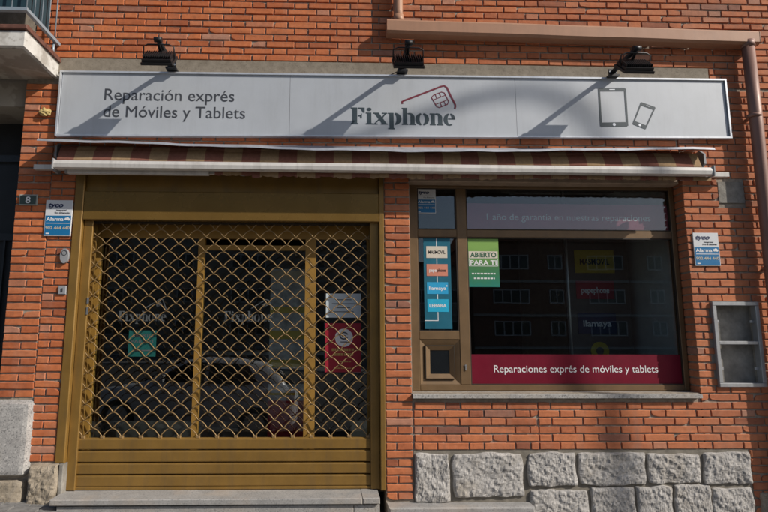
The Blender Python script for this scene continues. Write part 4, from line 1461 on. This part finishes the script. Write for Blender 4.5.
for (x0_, x1_, z0_, z1_, mt, s_, ik) in ((2.46, 2.86, 2.02, 2.25, 'yellow', 'MASMOVIL', 'ink'), (2.46, 2.84, 1.76, 1.94, 'poster_red', 'pepephone', 'white_ink'), (2.46, 2.84, 1.42, 1.62, 'navy_ink', 'llamaya', 'white_ink')):
    cd = MB().box(x0_, x1_, 0.792, 0.7995, z0_, z1_).build('card', mt, bp)
    t_ = MB(); put_text(t_, s_, x0_ + 0.05, x1_ - 0.05, (z0_ + z1_) / 2 - 0.03, 0.7905, 0.06, 0.02); t_.build('lettering', ik, cd)
MB().ring(2.66, 1.25, (0.09, 0.09), (0.04, 0.04), 0.79, 0.7995, 0, 360, 20).build('round_badge', 'yellow', bp)
pl = MB().tube([(2.27, 0.55, 0.56), (2.27, 0.55, 2.95)], 0.014, 8)
tag(pl.build('display_pole', 'steel'), 'thin steel pole standing behind the large window pane', 'pole')
ct = empty('shop_counter', (-0.5, 2.8, 0.16), 'dark shop counter deep in the room behind the door', 'counter')
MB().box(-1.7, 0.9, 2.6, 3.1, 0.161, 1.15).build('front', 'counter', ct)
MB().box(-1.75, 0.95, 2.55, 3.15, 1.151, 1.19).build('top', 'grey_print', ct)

# ------------------------------------------------------------------ street lamp (out of frame, its curved arm shades the sign)
LT = 5.8
def shade_src(px_, py_):
    x, z = pxz(px_, py_, YS)
    return (x + 1.9 * LT, YS - LT, z + 1.45 * LT)
arc = [shade_src(*p) for p in ((606, 175), (601, 140), (592, 118), (575, 104), (552, 94), (525, 90), (490, 94), (455, 103), (410, 118), (372, 132), (330, 147))]
lp = empty('street_lamp', (arc[0][0], arc[0][1], gz(arc[0][0], arc[0][1]) - 0.02), 'tall grey street lamp with a curved arm beside the road', 'street lamp')
base = arc[0]
MB().tube([(base[0], base[1], gz(base[0], base[1]) - 0.15), (base[0], base[1], 4.0), base], [0.08, 0.06, 0.05], 12).build('mast', 'steel', lp)
MB().tube(arc, 0.042, 10).build('arm', 'steel', lp)
e = arc[-1]
MB().tube([(e[0] + 0.05, e[1], e[2] + 0.03), (e[0] - 0.15, e[1], e[2] - 0.04), (e[0] - 0.5, e[1], e[2] - 0.14), (e[0] - 0.62, e[1], e[2] - 0.18)], [0.06, 0.11, 0.13, 0.05], 12).build('lantern', 'steel', lp)
MB().box(base[0] - 0.16, base[0] + 0.16, base[1] - 0.16, base[1] + 0.16, gz(base[0], base[1]) - 0.15, gz(base[0], base[1]) + 0.02).build('foot_plate', 'steel', lp)

# ------------------------------------------------------------------ parked car behind the photographer (seen in the door glass)
CX, CY = -2.62, -6.2
cz = gz(CX, CY) - 0.12
car = empty('parked_car', (CX, CY, cz), 'silver hatchback parked at the kerb, mirrored in the shop door glass', 'car')
car.rotation_euler = (tilt_x * 0.9, tilt_y, 0)
def cbuild(mb, name, mat, parent=car):
    me = mb.mesh(name)
    me.materials.append(M[mat])
    return link(name, me, parent)
# body: stations along x (front at -x), half width, sill, belt
def loft(stations, prof_fn, smooth=True):
    mb = MB()
    rows = [prof_fn(*s_) for s_ in stations]
    n = len(rows[0])
    vs = [p for r_ in rows for p in r_]
    fs = []
    for i in range(len(rows) - 1):
        for q in range(n - 1):
            fs.append((i * n + q, (i + 1) * n + q, (i + 1) * n + q + 1, i * n + q + 1))
    fs.append(tuple(range(n)))
    fs.append(tuple((len(rows) - 1) * n + q for q in range(n - 1, -1, -1)))
    mb.add(vs, fs, smooth)
    return mb
def body_prof(x, hw, zb, zt, cr):
    pts = []
    for sgn in (-1, 1):
        half = [(hw * 0.90, zb), (hw * 0.98, zb + 0.10), (hw, (zb + zt) * 0.5), (hw * 0.985, zt - 0.12), (hw * 0.94, zt - 0.02), (hw * 0.80, zt + cr * 0.6), (hw * 0.4, zt + cr)]
        pts += [(x, sgn * a, z) for a, z in (half if sgn < 0 else half[::-1])]
    return pts
st_ = [(-1.98, 0.62, 0.30, 0.58, 0.01), (-1.90, 0.74, 0.22, 0.66, 0.02), (-1.65, 0.81, 0.20, 0.76, 0.03), (-1.2, 0.84, 0.20, 0.85, 0.04), (-0.85, 0.85, 0.20, 0.91, 0.04),
       (0.0, 0.85, 0.20, 0.93, 0.03), (1.0, 0.85, 0.20, 0.96, 0.03), (1.6, 0.83, 0.22, 0.98, 0.03), (1.88, 0.78, 0.25, 0.96, 0.02), (1.97, 0.66, 0.32, 0.80, 0.01)]
cbuild(loft(st_, body_prof), 'body', 'car_paint')
def cab_prof(x, hw0, hw1, z0_, z1_):
    half = [(hw0, z0_), (hw0 * 0.5 + hw1 * 0.5, (z0_ + z1_) / 2), (hw1, z1_ - 0.05), (hw1 * 0.85, z1_), (hw1 * 0.3, z1_ + 0.02)]
    return [(x, -a, z) for a, z in half] + [(x, a, z) for a, z in half[::-1]]
cab = [(-0.95, 0.76, 0.74, 0.88, 0.90), (-0.55, 0.78, 0.70, 0.90, 1.18), (-0.2, 0.79, 0.66, 0.91, 1.38), (0.2, 0.79, 0.64, 0.92, 1.46), (0.8, 0.79, 0.64, 0.93, 1.47),
       (1.35, 0.78, 0.62, 0.95, 1.41), (1.6, 0.77, 0.64, 0.95, 1.27), (1.86, 0.74, 0.70, 0.94, 0.96)]
cbuild(loft(cab, cab_prof), 'cabin', 'car_paint')
def side_y(z, f):          # side glass plane
    return 0.795 - (z - 0.92) * 0.26
for sg in (1, -1):
    for poly in ([(-0.66, 0.955), (0.24, 0.97), (0.24, 1.36), (-0.08, 1.355), (-0.40, 1.16)], [(0.31, 0.97), (1.05, 0.985), (1.22, 1.06), (1.02, 1.36), (0.31, 1.365)]):
        mb = MB()
        vs = [(x, sg * (side_y(z, 0) + 0.012), z) for x, z in poly] + [(x, sg * (side_y(z, 0) - 0.01), z) for x, z in poly]
        n = len(poly)
        mb.add(vs, [tuple(range(n)), tuple(range(2 * n - 1, n - 1, -1))] + [(i, (i + 1) % n, (i + 1) % n + n, i + n) for i in range(n)])
        cbuild(mb, 'side_window', 'car_glass')
    mb = MB().box(-0.62, -0.46, min(sg * 0.86, sg * 1.0), max(sg * 0.86, sg * 1.0), 0.96, 1.08)
    cbuild(mb, 'mirror', 'car_paint')
    for hx in (0.12, 0.92):
        cbuild(MB().box(hx, hx + 0.16, min(sg * 0.84, sg * 0.87), max(sg * 0.84, sg * 0.87), 0.80, 0.83), 'door_handle', 'car_paint')
    cbuild(MB().box(-1.90, -1.55, min(sg * 0.55, sg * 0.80), max(sg * 0.55, sg * 0.80), 0.60, 0.72), 'headlight', 'lamp_clear')
    cbuild(MB().box(1.80, 1.945, min(sg * 0.56, sg * 0.79), max(sg * 0.56, sg * 0.79), 0.70, 0.93), 'tail_light', 'tail_red')
    for wx in (-1.25, 1.25):
        wh = piece('wheel', car)
        wh.location = (wx, sg * 0.76, 0.30)
        mb = MB().tube([(0, -0.10 , 0), (0, -0.085, 0), (0, 0.085, 0), (0, 0.10, 0)], [0.26, 0.30, 0.30, 0.26], 24)
        cbuild(mb, 'tyre', 'rubber', wh)
        mb = MB().tube([(0, -0.106, 0), (0, 0.106, 0)], 0.19, 20)
        cbuild(mb, 'rim', 'chrome', wh)
mb = MB()
mb.add([(-0.90, -0.68, 0.955), (-0.90, 0.68, 0.955), (-0.26, 0.58, 1.385), (-0.26, -0.58, 1.385), (-0.86, -0.68, 0.94), (-0.86, 0.68, 0.94), (-0.22, 0.58, 1.37), (-0.22, -0.58, 1.37)],
       [(0, 3, 2, 1), (4, 5, 6, 7), (0, 1, 5, 4), (1, 2, 6, 5), (2, 3, 7, 6), (3, 0, 4, 7)])
cbuild(mb, 'windscreen', 'car_glass')
mb = MB()
mb.add([(1.885, -0.64, 1.0), (1.885, 0.64, 1.0), (1.50, 0.56, 1.37), (1.50, -0.56, 1.37), (1.84, -0.64, 0.99), (1.84, 0.64, 0.99), (1.46, 0.56, 1.36), (1.46, -0.56, 1.36)],
       [(0, 1, 2, 3), (4, 7, 6, 5), (0, 4, 5, 1), (1, 5, 6, 2), (2, 6, 7, 3), (3, 7, 4, 0)])
cbuild(mb, 'rear_window', 'car_glass')

# ------------------------------------------------------------------ buildings across the street (seen in the window glass)
ybase = gz(0, -40) - 0.3
def far_building(x0, x1, zt, label, wallm, floors, wins, yF=-42.5, roof=0.0):
    o = empty('apartment_building', ((x0 + x1) / 2, yF, ybase), label, 'building')
    MB().box(x0, x1, yF - 9, yF, ybase - 1.5, zt).build('wall', wallm, o)
    b = MB().box(x0 - 0.3, x1 + 0.3, yF - 9.2, yF + 0.45, zt + 0.001, zt + 0.28)
    if roof:
        b.prism_x([(yF + 0.45, zt + 0.281), (yF - 4.5, zt + roof), (yF - 9.2, zt + 0.281)], x0 - 0.3, x1 + 0.3)
    b.build('roof', 'opp_roof', o)
    for z in floors:
        MB().box(x0 + 0.01, x1 - 0.01, yF + 0.001, yF + 0.14, z, z + 0.22).build('string_course', 'opp_band', o)
    for z in floors:
        for (cx, wd, n) in wins:
            za, zb = z + 1.15, z + 2.4
            if zb > zt - 0.1: continue
            xa, xb = cx - wd / 2, cx + wd / 2
            f = MB()
            t_ = 0.09
            f.box(xa, xb, yF + 0.002, yF + 0.06, za, za + t_); f.box(xa, xb, yF + 0.002, yF + 0.06, zb - t_, zb)
            for i in range(n + 1):
                x = xa + (wd - t_) * i / n
                f.box(x, x + t_, yF + 0.003, yF + 0.058, za + t_, zb - t_)
            fo_ = f.build('window', 'opp_frame', o)
            MB().box(xa + 0.02, xb - 0.02, yF + 0.001, yF + 0.02, za + 0.02, zb - 0.02).build('pane', 'opp_glass', fo_)
    return o
far_building(12.6, 40.0, 9.7, 'dark brick apartment block across the street with white window bands', 'opp_brick', [-2.6, 0.3, 3.1, 6.1],
             [(16.0, 3.2, 4), (20.0, 1.3, 2), (24.5, 3.2, 4), (29.0, 1.3, 2), (33.0, 3.2, 4)], roof=1.4)
far_building(6.6, 12.3, 7.6, 'low beige house across the street between two taller blocks', 'opp_render', [-2.6, 0.3, 3.1],
             [(8.2, 1.4, 2), (10.8, 1.4, 2)], yF=-43.2)
far_building(-34.0, 6.4, 15.5, 'tall beige apartment block across the street left of the low house', 'opp_render', [-2.6, 0.3, 3.1, 6.1, 9.1, 12.1],
             [(-30, 3.0, 4), (-24, 1.4, 2), (-18.5, 3.0, 4), (-12.5, 1.4, 2), (-7, 3.0, 4), (-1, 1.4, 2), (4.0, 1.4, 2)], yF=-42.7)
